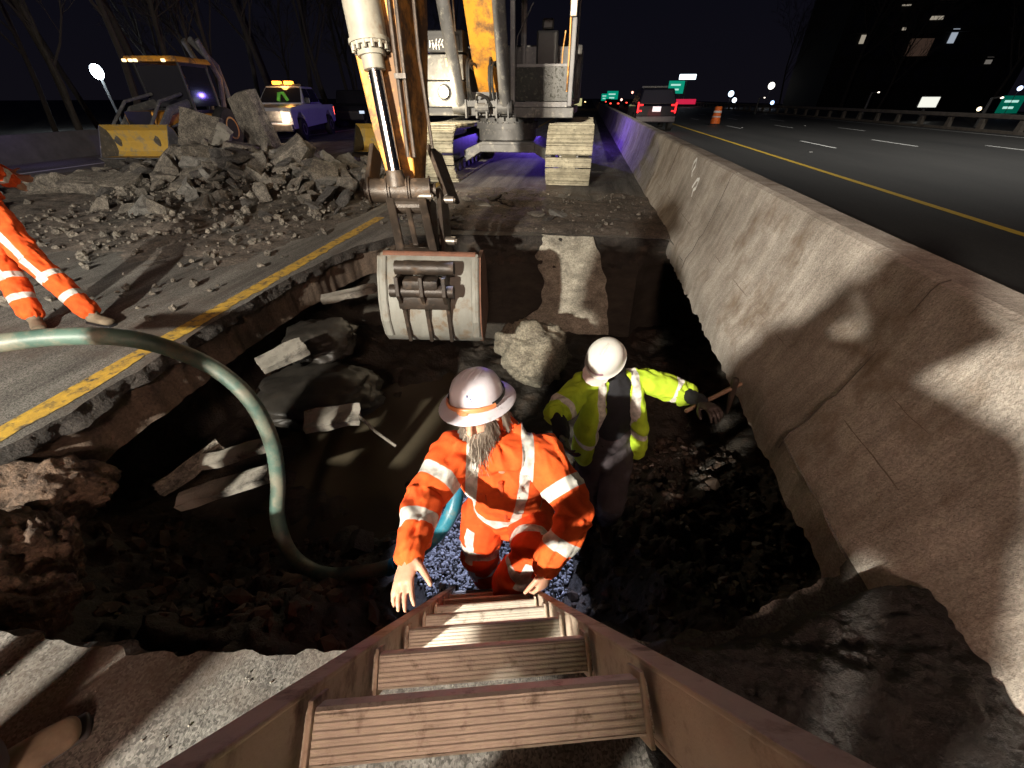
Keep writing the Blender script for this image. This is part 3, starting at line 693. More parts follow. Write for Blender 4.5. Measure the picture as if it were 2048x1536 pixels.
for k in range(36):
    a = k * PI / 18; m.cyl((-2.0 + .75 * math.cos(a), 11.9 + .75 * math.sin(a), 1.09), (-2.0 + .75 * math.cos(a), 11.9 + .75 * math.sin(a), 1.13), .02, n=6)
m.build('turntable', M['exG'], ex, B, smooth=35)
m = MB(); m.box((-2.0, 12.9, 1.34), (3.3, 4.3, .16), bev=.02); m.box((-2.25, 11.3, 1.55), (1.1, 1.1, .3)); m.box((-1.0, 10.66, 1.33), (1.34, .1, .19), bev=.02)
m.build('deck', M['exG'], ex, B)
m = MB(); m.box((-3.2, 12.9, 1.95), (.9, 3.4, 1.1), bev=.03); m.box((-1.9, 14.6, 2.1), (3.2, 1.4, 1.3), bev=.08); b_ = m.build('engine_house', M['exG'], ex, B)
m = MB(); m.box((-2.0, 15.2, 1.85), (3.2, .5, .9), bev=.15); m.build('counterweight', M['exY'], ex, B)
# front left locker stack with its plates
m = MB(); m.box((-3.15, 10.78, 1.66), (.82, .5, .46), bev=.02); m.box((-3.15, 10.86, 2.13), (.82, .5, .44), bev=.02); lk = m.build('locker', M['exG'], ex, B)
m = MB(); m.box((-3.15, 10.84, 2.56), (.86, .46, .36), bev=.02); m.box((-3.15, 10.602, 2.52), (.70, .02, .24)); m.build('plate_panel', M['black'], ex, B)
m = MB(); rq = random.Random(3)
for k in range(9):
    x = -3.42 + k * .065; 
    for j in range(2): m.box((x + rq.uniform(-.01, .01), 10.586, 2.52 + rq.uniform(-.03, .03)), (.014, .006, rq.uniform(.08, .15)), Matrix.Rotation(rq.uniform(-.6, .6), 3, 'Y'))
mk = m.build('plate_marks', M['paint_w'], ex, B); mk['kind'] = 'stuff'
m = MB(); m.box((-3.0, 10.60, 2.21), (.24, .012, .14)); m.build('yellow_notice', mat('yellow_plate', (.8, .66, .22), .5, scale=4), ex, B)
m = MB()
for k in range(3): m.box((-3.06 + k * .055, 10.59, 2.21), (.010, .004, .05)); m.box((-3.045 + k * .055, 10.59, 2.215), (.02, .004, .010))
mk = m.build('notice_marks', mat('notice_ink', (.45, .33, .1), .6), ex, B); mk['kind'] = 'stuff'
m = MB(); m.lathe([(.02, 0), (.12, 0), (.13, .09), (.115, .11), (.02, .10)], (-3.16, 10.53, 1.70), (0, -1, 0), 24); wl = m.build('work_light', M['black'], ex, B, smooth=40)
m = MB(); m.sphere((-3.16, 10.42, 1.70), .105, 16, (1, .3, 1)); m.build('lens', em('work_lens', (1, .74, .40), 10), wl)
WLT = lamp('excavator_work_light', 'POINT', (-3.16, 10.12, 1.72), 130, (1, .82, .55), rad=.1)
m = MB()
for x in (-3.5, -2.85): m.tube([(x, 10.55, 2.7), (x, 10.5, 3.3)], .018, 8)
m.tube([(-3.5, 10.5, 3.2), (-2.85, 10.5, 3.2)], .018, 8); m.build('handrail', M['bright'], ex, B)
# cab
m = MB(); x0, x1, y0, y1, z0, z1 = -1.72, -.38, 10.62, 12.5, 1.44, 3.45
for x in (x0 + .05, x1 - .05):
    m.box((x, y0 + .05, (z0 + z1) / 2), (.10, .10, z1 - z0), bev=.02); m.box((x, y1 - .05, (z0 + z1) / 2), (.10, .10, z1 - z0), bev=.02)
    m.box((x, (y0 + y1) / 2, z0 + .05), (.09, y1 - y0 - .2, .10)); 
m.box(((x0 + x1) / 2, (y0 + y1) / 2, z1 + .04), (x1 - x0, y1 - y0, .10), bev=.04); m.box(((x0 + x1) / 2, y0 + .05, z0 + .04), (x1 - x0 - .2, .1, .09)); m.box(((x0 + x1) / 2, y0 + .05, 2.15), (x1 - x0 - .2, .05, .045))
m.box(((x0 + x1) / 2, y1 - .03, z0 + .6), (x1 - x0 - .2, .05, 1.1)); cab = m.build('cab_frame', mat('cab_grey', (.17, .17, .175), .5, c2=(.10, .10, .11), scale=4, dirt=(.3, .29, .26), dscale=10, damt=.15), ex, B)
m = MB(); m.box(((x0 + x1) / 2, y0 + .04, 1.83), (x1 - x0 - .2, .015, .58)); m.build('lower_window', mat('dusty_glass', (.03, .034, .032), .35, spec=.15, c2=(.015, .016, .018), scale=4, dirt=(.09, .095, .08), dscale=14, damt=.22), ex, B)
for q_ in (x1 - .03, x0 + .03): m = MB(); m.box((q_, (y0 + y1) / 2, 2.5), (.012, y1 - y0 - .2, 1.8)); m.build('side_window', M['glassd'], ex, B)
m = MB(); m.box((-1.08, 11.75, 1.95), (.52, .5, .16), bev=.05); m.box((-1.08, 12.05, 2.42), (.50, .14, .85), bev=.05); m.box((-1.08, 12.05, 2.95), (.26, .1, .2), bev=.04); m.build('seat', M['black'], ex, B)
m = MB()
for x in (-1.42, -.74): m.tube([(x, 11.3, 1.6), (x, 11.2, 2.0), (x + .02, 11.15, 2.2)], [.02, .02, .03], 8)
m.tube([(-1.3, 10.9, 1.5), (-1.3, 10.85, 1.95)], .016, 6); m.tube([(-1.1, 10.9, 1.5), (-1.1, 10.85, 1.95)], .016, 6); m.build('control_lever', M['exG'], ex, B)
m = MB(); m.tube(spline([(-.62, 10.72, 1.9), (-.64, 10.7, 2.3), (-.6, 10.7, 2.7)]), .014, 6); m.tube(spline([(-.50, 10.58, 1.7), (-.5, 10.56, 2.5), (-.52, 10.58, 3.2)]), .018, 6); m.build('grab_rail', M['exY'], ex, B)
m = MB(); m.box((-.46, 10.54, 3.05), (.14, .05, .34), bev=.02); m.tube([(-.46, 10.6, 3.2), (-.5, 10.56, 3.1), (-.46, 10.56, 3.0)], .012, 6); m.build('mirror', M['bright'], ex, B)
m = MB(); m.tube([(-1.6, 10.58, 2.0), (-1.56, 10.56, 2.6), (-1.25, 10.56, 3.1)], .012, 6); m.build('wiper', M['black'], ex, B)
# boom (foot behind, rising over and forward out of frame)
def boxbeam(m, pts, hw, hh):
    """square beam through pts in the plane x = const"""
    for (a, b), (w0, h0), (w1, h1) in zip(zip(pts, pts[1:]), zip(hw, hh), zip(hw[1:], hh[1:])):
        a, b = Vector(a), Vector(b)
    rings = []
    pts = [Vector(p) for p in pts]
    for i, p in enumerate(pts):
        t = (pts[min(i + 1, len(pts) - 1)] - pts[max(0, i - 1)]).normalized(); u = X.cross(t).normalized()
        rings.append([m.bm.verts.new(p + X * sx_ * hw[i] + u * sz * hh[i]) for sx_, sz in ((-1, -1), (1, -1), (1, 1), (-1, 1))])
    for a, b in zip(rings, rings[1:]):
        for k in range(4): m._f([a[k], a[(k + 1) % 4], b[(k + 1) % 4], b[k]])
    m._f(rings[0][::-1]); m._f(rings[-1])
m = MB(); boxbeam(m, [(-2.28, 11.3, 1.72), (-2.26, 10.9, 2.4), (-2.2, 9.7, 4.2), (-2.1, 8.0, 5.3), (-1.95, 6.2, 5.4), (-1.86, 4.9, 5.0)], [.26, .27, .28, .28, .25, .22], [.22, .38, .48, .52, .40, .25]); m.build('boom', M['exY'], ex, B, bevel=.02)
for x, xx in ((-2.80, -2.84), (-1.80, -1.78)):
    m = MB(); a = Vector((x, 10.45, 1.45)); b = Vector((xx, 9.25, 4.1)); c_ = a.lerp(b, .72); m.cyl(a, c_, .125, n=20); m.cyl(a - X * .16 - Z * .02, a + X * .16 - Z * .02, .13, n=16); m.cyl(a.lerp(b, .70), a.lerp(b, .74), .145, n=20); cy = m.build('boom_cylinder', M['exG'], ex, B, smooth=40)
    m = MB(); m.cyl(c_, b, .06, n=16); m.build('rod', M['chrome'], cy, smooth=40); cy.children[0].location = -Vector(B)
m = MB()
for x in (-2.62, -2.56, -2.5, -2.14, -2.08, -2.02):
    q = random.uniform(-.05, .05)
    m.tube(spline([(x, 10.5, 1.45), (x + q, 10.28, 1.8), (x + q, 10.3, 2.12), (x + .03, 10.5, 2.22 + q), (x + .05, 10.75, 2.1)]), .024, 8)
m.tube(spline([(-2.45, 10.45, 1.5), (-2.35, 10.2, 1.65), (-2.2, 10.3, 1.6), (-2.1, 10.4, 1.45)]), .03, 8)
m.build('hydraulic_hoses', M['exB'], ex, B)
m = MB()
for x in (-2.66, -2.42, -2.2, -1.98, -1.72): m.box((x, 10.42, 1.40), (.035, .2, .34))
m.box((-2.3, 10.46, 1.5), (.9, .1, .12)); m.cyl((-2.45, 10.38, 1.42), (-2.15, 10.38, 1.42), .09, n=14); m.build('boom_foot_brackets', M['exG'], ex, B)
# stick
M['stickY'] = mat('stick_yellow', (.72, .33, .035), .45, c2=(.52, .22, .03), scale=2.2, dirt=(.13, .075, .04), dscale=3.0, damt=.62, bump=.3, bscale=40, stretch=(1, 1, .5))
m = MB(); boxbeam(m, [(-1.76, 4.30, .92), (-1.78, 4.36, 1.3), (-1.82, 4.52, 2.1), (-1.84, 4.72, 3.1), (-1.86, 4.9, 4.6), (-1.86, 4.95, 5.6)], [.14, .18, .24, .26, .24, .2], [.16, .24, .34, .42, .42, .2])
m.build('stick', M['stickY'], ex, B, bevel=.02)
m = MB()
for x in (-1.62, -1.56): m.tube([(x, 4.05, 1.15), (x - .02, 4.1, 1.6), (x - .03, 4.14, 2.1), (x - .05, 4.25, 3.0)], .018, 8)
m.box((-1.6, 4.08, 1.75), (.10, .05, .035)); m.tube([(-1.46, 4.3, 1.2), (-1.5, 4.3, 1.9), (-1.52, 4.4, 3.0)], .016, 8); m.build('stick_pipes', M['steel'], ex, B)
a = at(741, 95, 3.3); b = at(791, 352, 3.72); dr = (a - b).normalized()
m = MB(); m.cyl(a, a + dr * 2.0, .15, n=28); m.cyl(a - dr * .06, a + dr * .02, .115, n=28); m.cyl(a - dr * .15, a - dr * .06, .09, n=24)
m.cyl(a + dr * .02, a + dr * .05, .165, n=28)
for k in range(14):
    an = k * 2 * PI / 14; s1 = dr.orthogonal().normalized(); s2 = dr.cross(s1); q = a + (s1 * math.cos(an) + s2 * math.sin(an)) * .14; m.cyl(q - dr * .03, q + dr * .02, .016, n=6)
cy = m.build('bucket_cylinder', mat('cylinder_paint', (.23, .22, .18), .5, c2=(.15, .14, .12), scale=6, dirt=(.12, .08, .05), dscale=5, damt=.25), ex, B, smooth=40)
m = MB(); m.cyl(a - dr * .14, b - dr * .02, .058, n=28); r_ = m.build('rod', M['chrome'], cy, smooth=40); r_.location = -Vector(B)
m = MB(); q = [at(738, 382, 3.80), at(862, 380, 3.86)]; d_ = (q[1] - q[0]); 
m.cyl(q[0], q[1], .105, n=28)
for t in (.02, .30, .34, .62, .66, .98): m.cyl(q[0] + d_ * (t - .012), q[0] + d_ * (t + .012), .125, n=28)
m.cyl(q[0] - d_ * .06, q[0], .07, n=20); m.cyl(q[1], q[1] + d_ * .08, .06, n=20); m.tube([b + dr * .05, (b + Vector((0, 0, -.08)))], [.075, .10], 20)
m.build('link_pin', M['steel'], ex, B, smooth=40)
# slotted tipping link: a frame of two bars and cross pieces
tl0, tr0, tl1, tr1 = at(778, 405, 3.80), at(848, 405, 3.84), at(806, 545, 3.70), at(882, 545, 3.74)
def bar(m, a, b, w, t): 
    d = (b - a).normalized(); s_ = (tr0 - tl0).normalized(); n_ = d.cross(s_).normalized(); rot = Matrix((s_, d, n_)).transposed(); m.box((a + b) / 2, (w, (b - a).length, t), rot, bev=.012)
m = MB()
w3 = (tr0 - tl0); W1 = (tr1 - tl1)
bar(m, tl0 + w3 * .05, tl1 + W1 * .08, .075, .16); bar(m, tr0 - w3 * .05, tr1 - W1 * .08, .075, .16); bar(m, (tl0 + tr0) / 2, (tl0 * .35 + tl1 * .65 + tr0 * .35 + tr1 * .65) / 2, .05, .10)
for t, hh in ((.05, .1), (.78, .16)):
    p0 = tl0.lerp(tl1, t); p1 = tr0.lerp(tr1, t); m.tube([p0, p1], [.07 if t < .5 else .085] * 2, 16)
m.build('tipping_link', M['steel'], ex, B)
for (u0, v0, u1, v1, d0, d1, w_) in ((868, 300, 905, 400, 4.1, 4.05, .16), (884, 385, 900, 560, 4.0, 3.95, .13), (752, 300, 742, 380, 4.0, 3.9, .12), (862, 400, 872, 560, 3.98, 3.9, .10)):
    m = MB(); p0, p1 = at(u0, v0, d0), at(u1, v1, d1); d = (p1 - p0).normalized(); n_ = Vector((0, 1, 0)); n_ = (n_ - d * n_.dot(d)).normalized(); s_ = d.cross(n_); m.box((p0 + p1) / 2, (.045, (p1 - p0).length, w_ * 1.5), Matrix((s_, d, n_)).transposed(), bev=.012); m.build('side_link', M['steel'], ex, B)
m = MB()
for u, v, d, r_ in ((902, 400, 3.98, .035), (905, 482, 3.92, .04), (903, 575, 3.82, .036), (858, 392, 3.8, .03)):
    p = at(u, v, d); m.cyl(p - X * .12, p + X * .03, r_, n=14); m.cyl(p + X * .03, p + X * .045, r_ * .55, n=6)
m.build('pin_bolts', M['bright'], ex, B, smooth=40)
# bucket
bl, br = at(779, 692, 3.9), at(966, 696, 3.9); wx = (br - bl).normalized(); BW = (br - bl).length; bc = (bl + br) / 2
by = Z.cross(wx).normalized(); shell = [(.16, .80), (.06, .66), (-.03, .46), (-.06, .28), (-.03, .12), (.05, .02), (.20, -.05), (.42, -.06), (.85, .02)]
inner = [(y + .03, z + .028) for y, z in shell]; ob_ = bc + Z * .03
def bp(x, y, z, f=1.0): return ob_ + wx * x * f + by * y + Z * z
buck = None
m = MB(); sec = [shell[0]] + [Vector(shell[i]).lerp(Vector(shell[i + 1]), t) for i in range(len(shell) - 1) for t in (.5, 1)]
K = 12; rows = []
for k in range(K + 1):
    x = -BW / 2 + BW * k / K; rows.append([m.bm.verts.new(bp(x, y, z, .95 + .05 * (1 - z / .8))) for y, z in sec])
r2 = []
for k in range(K + 1):
    x = -BW / 2 + BW * k / K; r2.append([m.bm.verts.new(bp(x, y + .028, z + .02, .95 + .05 * (1 - z / .8))) for y, z in sec])
for g_ in (rows, r2):
    for a_, b_ in zip(g_, g_[1:]):
        for k in range(len(sec) - 1): m._f([a_[k], b_[k], b_[k + 1], a_[k + 1]])
for k in range(K): m._f([rows[k][0], rows[k + 1][0], r2[k + 1][0], r2[k][0]]); m._f([rows[k][-1], rows[k + 1][-1], r2[k + 1][-1], r2[k][-1]])
m.build('bucket', M['bucket'], ex, B, smooth=50); buck = ex.children[-1]
bk = [o for o in bpy.data.objects if o.name == 'bucket'][0]
def sub(m, name, mt, **k):
    o = m.build(name, mt, bk, B, **k); return o
for s_ in (-1, 1):
    m = MB(); poly = list(shell) + [(.75, .55), (.45, .78)]
    m.prism([(y, z) for y, z in poly], ob_ + wx * s_ * BW * .488, by, Z, wx * .03); sub(m, 'side_plate', M['rust'] if s_ > 0 else M['bucket'])
    m = MB(); pts = [bp(s_ * (BW / 2 - .035), y - .012, z, .97) for y, z in sec[:9]]
    m.tube(pts, [(.035, .014)] * len(pts), 8, side=wx); sub(m, 'wear_strip', M['bucket'])
m = MB(); m.tube([bp(-BW / 2 * .9, .2, .80), bp(BW / 2 * .9, .2, .80)], .035, 16); m.box(bp(.28, .22, .79), (.28, .1, .03), Matrix((wx, by, Z)).transposed()); sub(m, 'top_tube', M['rust'], smooth=40)
m = MB()
for k in range(5): x = (-.4 + .2 * k) * BW; m.prism([(-.05, 0), (.05, 0), (.02, .2), (-.02, .2)], bp(x, .85, .03), wx, by, Z * .05)
sub(m, 'tooth', M['steel'])
for x in (-.22, -.02, .17):
    m = MB(); m.prism([(-.20, .74), (-.22, .58), (-.10, .40), (-.062, .06), (-.02, .12), (-.02, .46), (.08, .7)], bp(x, 0, 0), by, Z, wx * .035); sub(m, 'ear', M['steel'], bevel=.006)
m = MB(); m.tube([bp(-.30, -.14, .60), bp(.24, -.14, .60)], .055, 18); m.tube([bp(-.26, -.02, .76), bp(.24, -.02, .76)], .06, 18); m.box(bp(-.03, -.08, .50), (.44, .16, .14), Matrix((wx, by, Z)).transposed(), bev=.03); m.box(bp(-.03, -.12, .66), (.30, .14, .10), Matrix((wx, by, Z)).transposed(), bev=.03); sub(m, 'hinge_pin', M['steel'], smooth=40)

# ============================================================ LOADER (left)
B = (-14.1, 14.6, 0); lo = empty('backhoe_loader', B, 'yellow-roofed backhoe loader parked behind the rubble, bucket lowered to the left', 'loader', rz=R(12))
def LB(m, name, mt, **k): return m.build(name, mt, lo, **k)
m = MB(); m.box((0, -.7, .95), (.95, 1.7, .6), bev=.08); m.box((0, 1.2, .9), (1.3, 1.8, .5), bev=.05); LB(m, 'chassis', M['exY'])
m = MB(); m.box((0, -1.56, 1.0), (.8, .06, .5)); LB(m, 'grille', M['black'])
m = MB()
for x in (-.72, .72):
    for y in (.1, 1.5): m.box((x, y, 1.85), (.08, .08, 1.4), bev=.02)
    m.box((x, .8, 1.2), (.08, 1.4, .1)); m.box((x, .8, 2.5), (.08, 1.4, .08))
m.box((0, .1, 1.25), (1.4, .06, .12)); LB(m, 'cab_frame', M['black'])
m = MB(); m.box((0, .1, 1.9), (1.34, .015, 1.1)); m.box((.72, .8, 1.9), (.015, 1.3, 1.1)); LB(m, 'window', M['glassd'])
m = MB(); m.box((0, .75, 2.62), (1.75, 1.9, .16), bev=.06, taper=(.92, .92)); LB(m, 'roof', M['exY'])
for x in (-.74, -.54, -.38, .52):
    m = MB(); m.box((x, -.24, 2.57), (.12, .06, .08), bev=.02); LB(m, 'roof_lamp', em('roof_lamp%d' % (x * 100), (1, .75, .4), 2.2))
for s_ in (-1, 1):
    m = MB(); m.tube([(s_ * .58, .2, 1.45), (s_ * .62, -1.0, 1.25), (s_ * .62, -1.7, .75), (s_ * .62, -2.1, .45)], [(.06, .13)] * 4, 8, side=X); m.tube([(s_ * .62, -.3, 1.0), (s_ * .62, -1.6, .7)], .05, 8); m.tube([(s_ * .5, .0, 1.7), (s_ * .55, -1.2, 1.5), (s_ * .6, -2.0, .9)], .045, 8); LB(m, 'loader_arm', M['exG'])
m = MB()
for s_ in (-.25, .25): m.tube([(s_ - .1, 2.6, 1.0), (s_, 2.9, 2.2), (s_, 2.3, 3.3)], [(.06, .14)] * 3, 8, side=X)
m.tube([(0, 2.3, 3.3), (.1, 3.2, 2.6), (.1, 3.3, 1.6)], [(.1, .12)] * 3, 8, side=X); LB(m, 'backhoe_arm', M['exG'])
for x, y, r in ((-.8, -1.0, .42), (.8, -1.0, .42), (-.85, 1.4, .66), (.85, 1.4, .66)):
    m = MB(); m.lathe([(r * .5, -.17), (r * .92, -.17), (r, -.1), (r, .1), (r * .92, .17), (r * .5, .17)], (x, y, r), X, 24); w_ = LB(m, 'wheel', M['tyre'], smooth=40)
    m = MB(); m.lathe([(.02, -.12), (r * .55, -.18), (r * .55, .18), (.02, .12)], (x, y, r), X, 20); m.build('rim', M['exY'], w_, smooth=40)
e = empty('loader_bucket_front', (0, 0, 0), 'x', 'x'); bpy.data.objects.remove(e)
def front_bucket(par, o, wd, mt, mt2, s_=1.0):
    o = Vector(o); sec2 = [(-.35, 0), (.25, -.02), (.38, .12), (.40, .40), (.30, .68), (.12, .82)]
    m = MB(); K = 2; rr = []
    for x in (-wd / 2, wd / 2):
        rr.append([[m.bm.verts.new(o + Vector((x, (y + t) * s_, (z + .05 + t * .6) * s_))) for y, z in sec2] for t in (0, .03)])
    for t in (0, 1):
        for k in range(len(sec2) - 1): m._f([rr[0][t][k], rr[1][t][k], rr[1][t][k + 1], rr[0][t][k + 1]])
    for k in (0, -1): m._f([rr[0][0][k], rr[1][0][k], rr[1][1][k], rr[0][1][k]])
    b_ = m.build('bucket', mt, par)
    for x in (-wd / 2, wd / 2):
        m = MB(); m.prism([(y * s_, (z + .05) * s_) for y, z in sec2], o + Vector((x, 0, 0)), Y_, Z, X * .03); m.build('side_plate', mt2, b_)
    m = MB(); m.box(o + Vector((0, -.38 * s_, .055 * s_)), (wd, .12, .03)); m.build('cutting_edge', mt2, b_)
    return b_
M['buY'] = mat('bucket_yellow', (.62, .40, .07), .6, c2=(.48, .30, .05), scale=3, dirt=(.28, .24, .15), dscale=3, damt=.35)
front_bucket(lo, (.25, -2.4, .05), 2.1, M['buY'], M['exG'], 1.0)
lo.rotation_euler.z = R(8)
B = (-7.1, 15.3, 0); e = empty('loader_bucket', B, 'worn yellow loader bucket standing on the road just left of the excavator stick', 'loader bucket', rz=R(-6))
front_bucket(e, (0, 0, .0), 1.75, M['buY'], M['exB'], .98)
for b_ in list(e.children): b_.name = 'shell'

# ============================================================ PICKUP
e = empty('pickup_truck', (-14.13, 21.46, 0), 'white pickup truck with lit amber beacons on the roof and one headlight on', 'pickup truck', rz=R(13)); pk = e; e.scale = (1.08, 1.08, 1.08)
M['whitecar'] = mat('white_car_paint', (.55, .55, .58), .3, c2=(.5, .5, .53), scale=1, coat=.5, dirt=(.25, .22, .19), dscale=2, damt=.1)
m = MB()
def body(m, prof2, w, z=0): m.prism(prof2, (0, 0, z), Y_, Z, X * w)
body(m, [(-2.85, .45), (-2.9, .62), (-2.85, 1.05), (-2.7, 1.16), (-1.35, 1.26), (-1.15, 1.28), (1.15, 1.28), (1.15, 1.22), (2.85, 1.22), (2.9, .6), (2.85, .5), (2.35, .5), (2.3, .78), (2.05, .98), (1.75, .98), (1.45, .78), (1.4, .5), (-1.4, .45), (-1.45, .78), (-1.75, .98), (-2.05, .98), (-2.35, .78), (-2.4, .45)], 1.96)
m.build('body', M['whitecar'], e, bevel=.05)
m = MB(); m.bm.verts.ensure_lookup_table()
def loftbox(m, lo_, hi_):
    a = [m.bm.verts.new(p) for p in lo_]; b = [m.bm.verts.new(p) for p in hi_]
    for k in range(4): m._f([a[k], a[(k + 1) % 4], b[(k + 1) % 4], b[k]])
    m._f(a[::-1]); m._f(b)
loftbox(m, [(-.93, -1.2, 1.27), (.93, -1.2, 1.27), (.93, 1.15, 1.27), (-.93, 1.15, 1.27)], [(-.74, -.35, 1.88), (.74, -.35, 1.88), (.76, .95, 1.88), (-.76, .95, 1.88)]); m.build('cab', M['whitecar'], e, bevel=.05)
m = MB(); loftbox(m, [(-.86, -1.16, 1.31), (.86, -1.16, 1.31), (.86, -1.13, 1.31), (-.86, -1.13, 1.31)], [(-.70, -.43, 1.83), (.70, -.43, 1.83), (.70, -.40, 1.83), (-.70, -.40, 1.83)]); m.build('windscreen', M['glassd'], e)
for s_ in (-1, 1):
    for y0_, y1_ in ((-.85, .0), (.08, .95)):
        m = MB(); loftbox(m, [(s_ * .925, y0_, 1.32), (s_ * .945, y0_, 1.32), (s_ * .945, y1_, 1.32), (s_ * .925, y1_, 1.32)], [(s_ * .77, y0_ + .35 if y0_ < -.5 else y0_, 1.80), (s_ * .79, y0_ + .35 if y0_ < -.5 else y0_, 1.80), (s_ * .79, min(y1_, .88), 1.80), (s_ * .77, min(y1_, .88), 1.80)]); m.build('side_window', M['glassd'], e)
    m = MB(); m.box((s_ * 1.08, -.95, 1.38), (.2, .1, .22), bev=.03); m.build('mirror', M['black'], e)
m = MB(); m.box((0, -2.9, .86), (1.15, .05, .34)); [m.box((0, -2.93, .74 + k * .1), (1.1, .03, .03)) for k in range(4)]; m.build('grille', M['exG'], e)
m = MB(); m.box((0, -2.95, .5), (1.9, .16, .24), bev=.04); m.build('bumper', M['bright'], e)
m = MB(); m.box((-.05, -3.04, .52), (.32, .01, .16)); m.build('number_plate', M['paint_w'], e)
HLm = em('pickup_headlight', (1, .72, .42), 4); HLd = mat('unlit_headlight', (.5, .5, .5), .2)
for s_, mm in ((1, HLm), (-1, HLd)):
    m = MB(); m.box((s_ * .78, -2.89, .93), (.28, .08, .17), bev=.03); m.build('headlight', mm, e)
    m = MB(); m.box((s_ * .78, -2.89, .73), (.16, .08, .10), bev=.03); m.build('fog_lamp', mm, e)
lamp('pickup_headlight', 'POINT', (-12.75, 18.3, .95), 30, (1, .7, .45), rad=.1)
for x, y in ((-.9, -1.9), (.9, -1.9), (-.9, 1.88), (.9, 1.88)):
    m = MB(); m.lathe([(.2, -.13), (.38, -.13), (.41, -.08), (.41, .08), (.38, .13), (.2, .13)], (x, y, .41), X, 24); w_ = m.build('wheel', M['tyre'], e, smooth=40)
    m = MB(); m.lathe([(.02, -.1), (.2, -.14), (.24, -.12), (.24, .12), (.2, .14), (.02, .1)], (x, y, .41), X, 10); m.build('rim', M['bright'], w_)
m = MB(); m.box((0, .1, 1.93), (1.3, .3, .07), bev=.02); lb_ = m.build('light_bar', M['black'], e)
for x in (-.38, .12):
    m = MB(); m.box((x, .05, 2.0), (.34, .26, .13), bev=.04); m.build('amber_beacon', em('amber_%d' % (x * 100), (1, .30, .03), 5), lb_)
lamp('amber_glow', 'POINT', (-14.1, 21.2, 2.25), 60, (1, .45, .1), rad=.2)
m = MB(); m.box((.92, 2.86, .95), (.12, .1, .34), bev=.02); m.build('tail_light', em('pk_tail', (1, .08, .05), 6), e)
m = MB(); m.tube([(-.18, -.55, 1.36), (-.1, -.5, 1.62), (.05, -.45, 1.64), (.2, -.5, 1.36)], .07, 8); m.build('dashboard_vest', mat('lime_vest', (.25, .9, .1), .8), e); bpy.data.objects['dashboard_vest'].location = (.1, -.52, 0)
# dark vehicle behind the pickup
e = empty('black_van', (-15.5, 31, 0), 'black van parked in the dark behind the white pickup', 'van', rz=R(10))
m = MB(); body(m, [(-2.4, .4), (-2.45, .9), (-2.2, 1.15), (-1.5, 1.3), (-.9, 2.0), (2.3, 2.05), (2.5, 1.2), (2.5, .4)], 1.95); m.build('body', M['black'], e, bevel=.08)
m = MB(); m.box((.985, .6, 1.6), (.02, 2.6, .45)); m.build('side_window', M['glassd'], e)
for x in (-.9, .9):
    for y in (-1.5, 1.6): m = MB(); m.cyl((x - .1, y, .36), (x + .1, y, .36), .36, n=20); m.build('wheel', M['tyre'], e)
m = MB(); m.box((.9, -2.42, .85), (.3, .06, .15)); m.build('headlight', em('van_light', (.7, .85, 1), .8), e)
# ============================================================ POLICE SUV
e = empty('police_suv', (3.75, 31, 0), 'black police suv with lit red tail lights just beyond the barrier', 'suv'); e.scale = (1.13, 1.13, 1.1)
M['navy'] = mat('black_car_paint', (.005, .005, .009), .25, scale=1, coat=.6)
m = MB(); body(m, [(-2.5, .42), (-2.55, .7), (-2.5, 1.1), (-2.42, 1.18), (1.2, 1.2), (2.4, 1.05), (2.5, .8), (2.5, .42), (1.95, .42), (1.85, .75), (1.2, .75), (1.1, .42), (-1.1, .42), (-1.2, .75), (-1.85, .75), (-1.95, .42)], 2.0); m.build('body', M['navy'], e, bevel=.07)
m = MB(); loftbox(m, [(-.94, -2.44, 1.18), (.94, -2.44, 1.18), (.94, 1.3, 1.18), (-.94, 1.3, 1.18)], [(-.76, -2.1, 1.84), (.76, -2.1, 1.84), (.76, .5, 1.84), (-.76, .5, 1.84)]); m.build('cabin', M['navy'], e, bevel=.05)
m = MB(); loftbox(m, [(-.82, -2.445, 1.22), (.82, -2.445, 1.22), (.82, -2.42, 1.22), (-.82, -2.42, 1.22)], [(-.68, -2.15, 1.76), (.68, -2.15, 1.76), (.68, -2.12, 1.76), (-.68, -2.12, 1.76)]); m.build('rear_window', M['glassd'], e)
for s_ in (-1, 1):
    m = MB(); m.box((s_ * .90, -2.56, 1.04), (.07, .08, .46), bev=.02); m.box((s_ * .79, -2.56, 1.15), (.24, .07, .07), bev=.02); m.box((s_ * .81, -2.56, .9), (.20, .07, .06), bev=.02); m.build('tail_light', em('suv_tail%d' % s_, (1, .012, .015), 2.6), e)
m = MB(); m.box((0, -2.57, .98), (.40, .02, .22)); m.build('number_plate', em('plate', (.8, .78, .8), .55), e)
m = MB(); m.box((0, -2.58, .55), (1.9, .14, .26), bev=.04); m.build('bumper', mat('bumper_dark', (.05, .045, .055), .4), e)
m = MB(); m.box((0, -.4, 1.92), (1.3, .3, .10), bev=.03); m.build('roof_bar', M['black'], e)
for x in (-.9, .9):
    for y in (-1.5, 1.55): m = MB(); m.cyl((x - .12, y, .38), (x + .12, y, .38), .38, n=20); m.build('wheel', M['tyre'], e)
lamp('suv_tail_glow', 'POINT', (3.75, 27.4, 1.0), 5, (1, .05, .08), rad=.4)
# blue and purple police flashers beyond the excavator
lamp('police_flasher', 'POINT', (-1.7, 18.5, 1.0), 520, (.20, .10, 1.0), rad=.1)
lamp('police_flasher_far', 'POINT', (-8.5, 26, 1.7), 60, (.25, .15, 1.0), rad=.1)
lamp('police_flasher_left', 'POINT', (-15.6, 11, 1.3), 10, (.25, .15, 1.0), rad=.1)
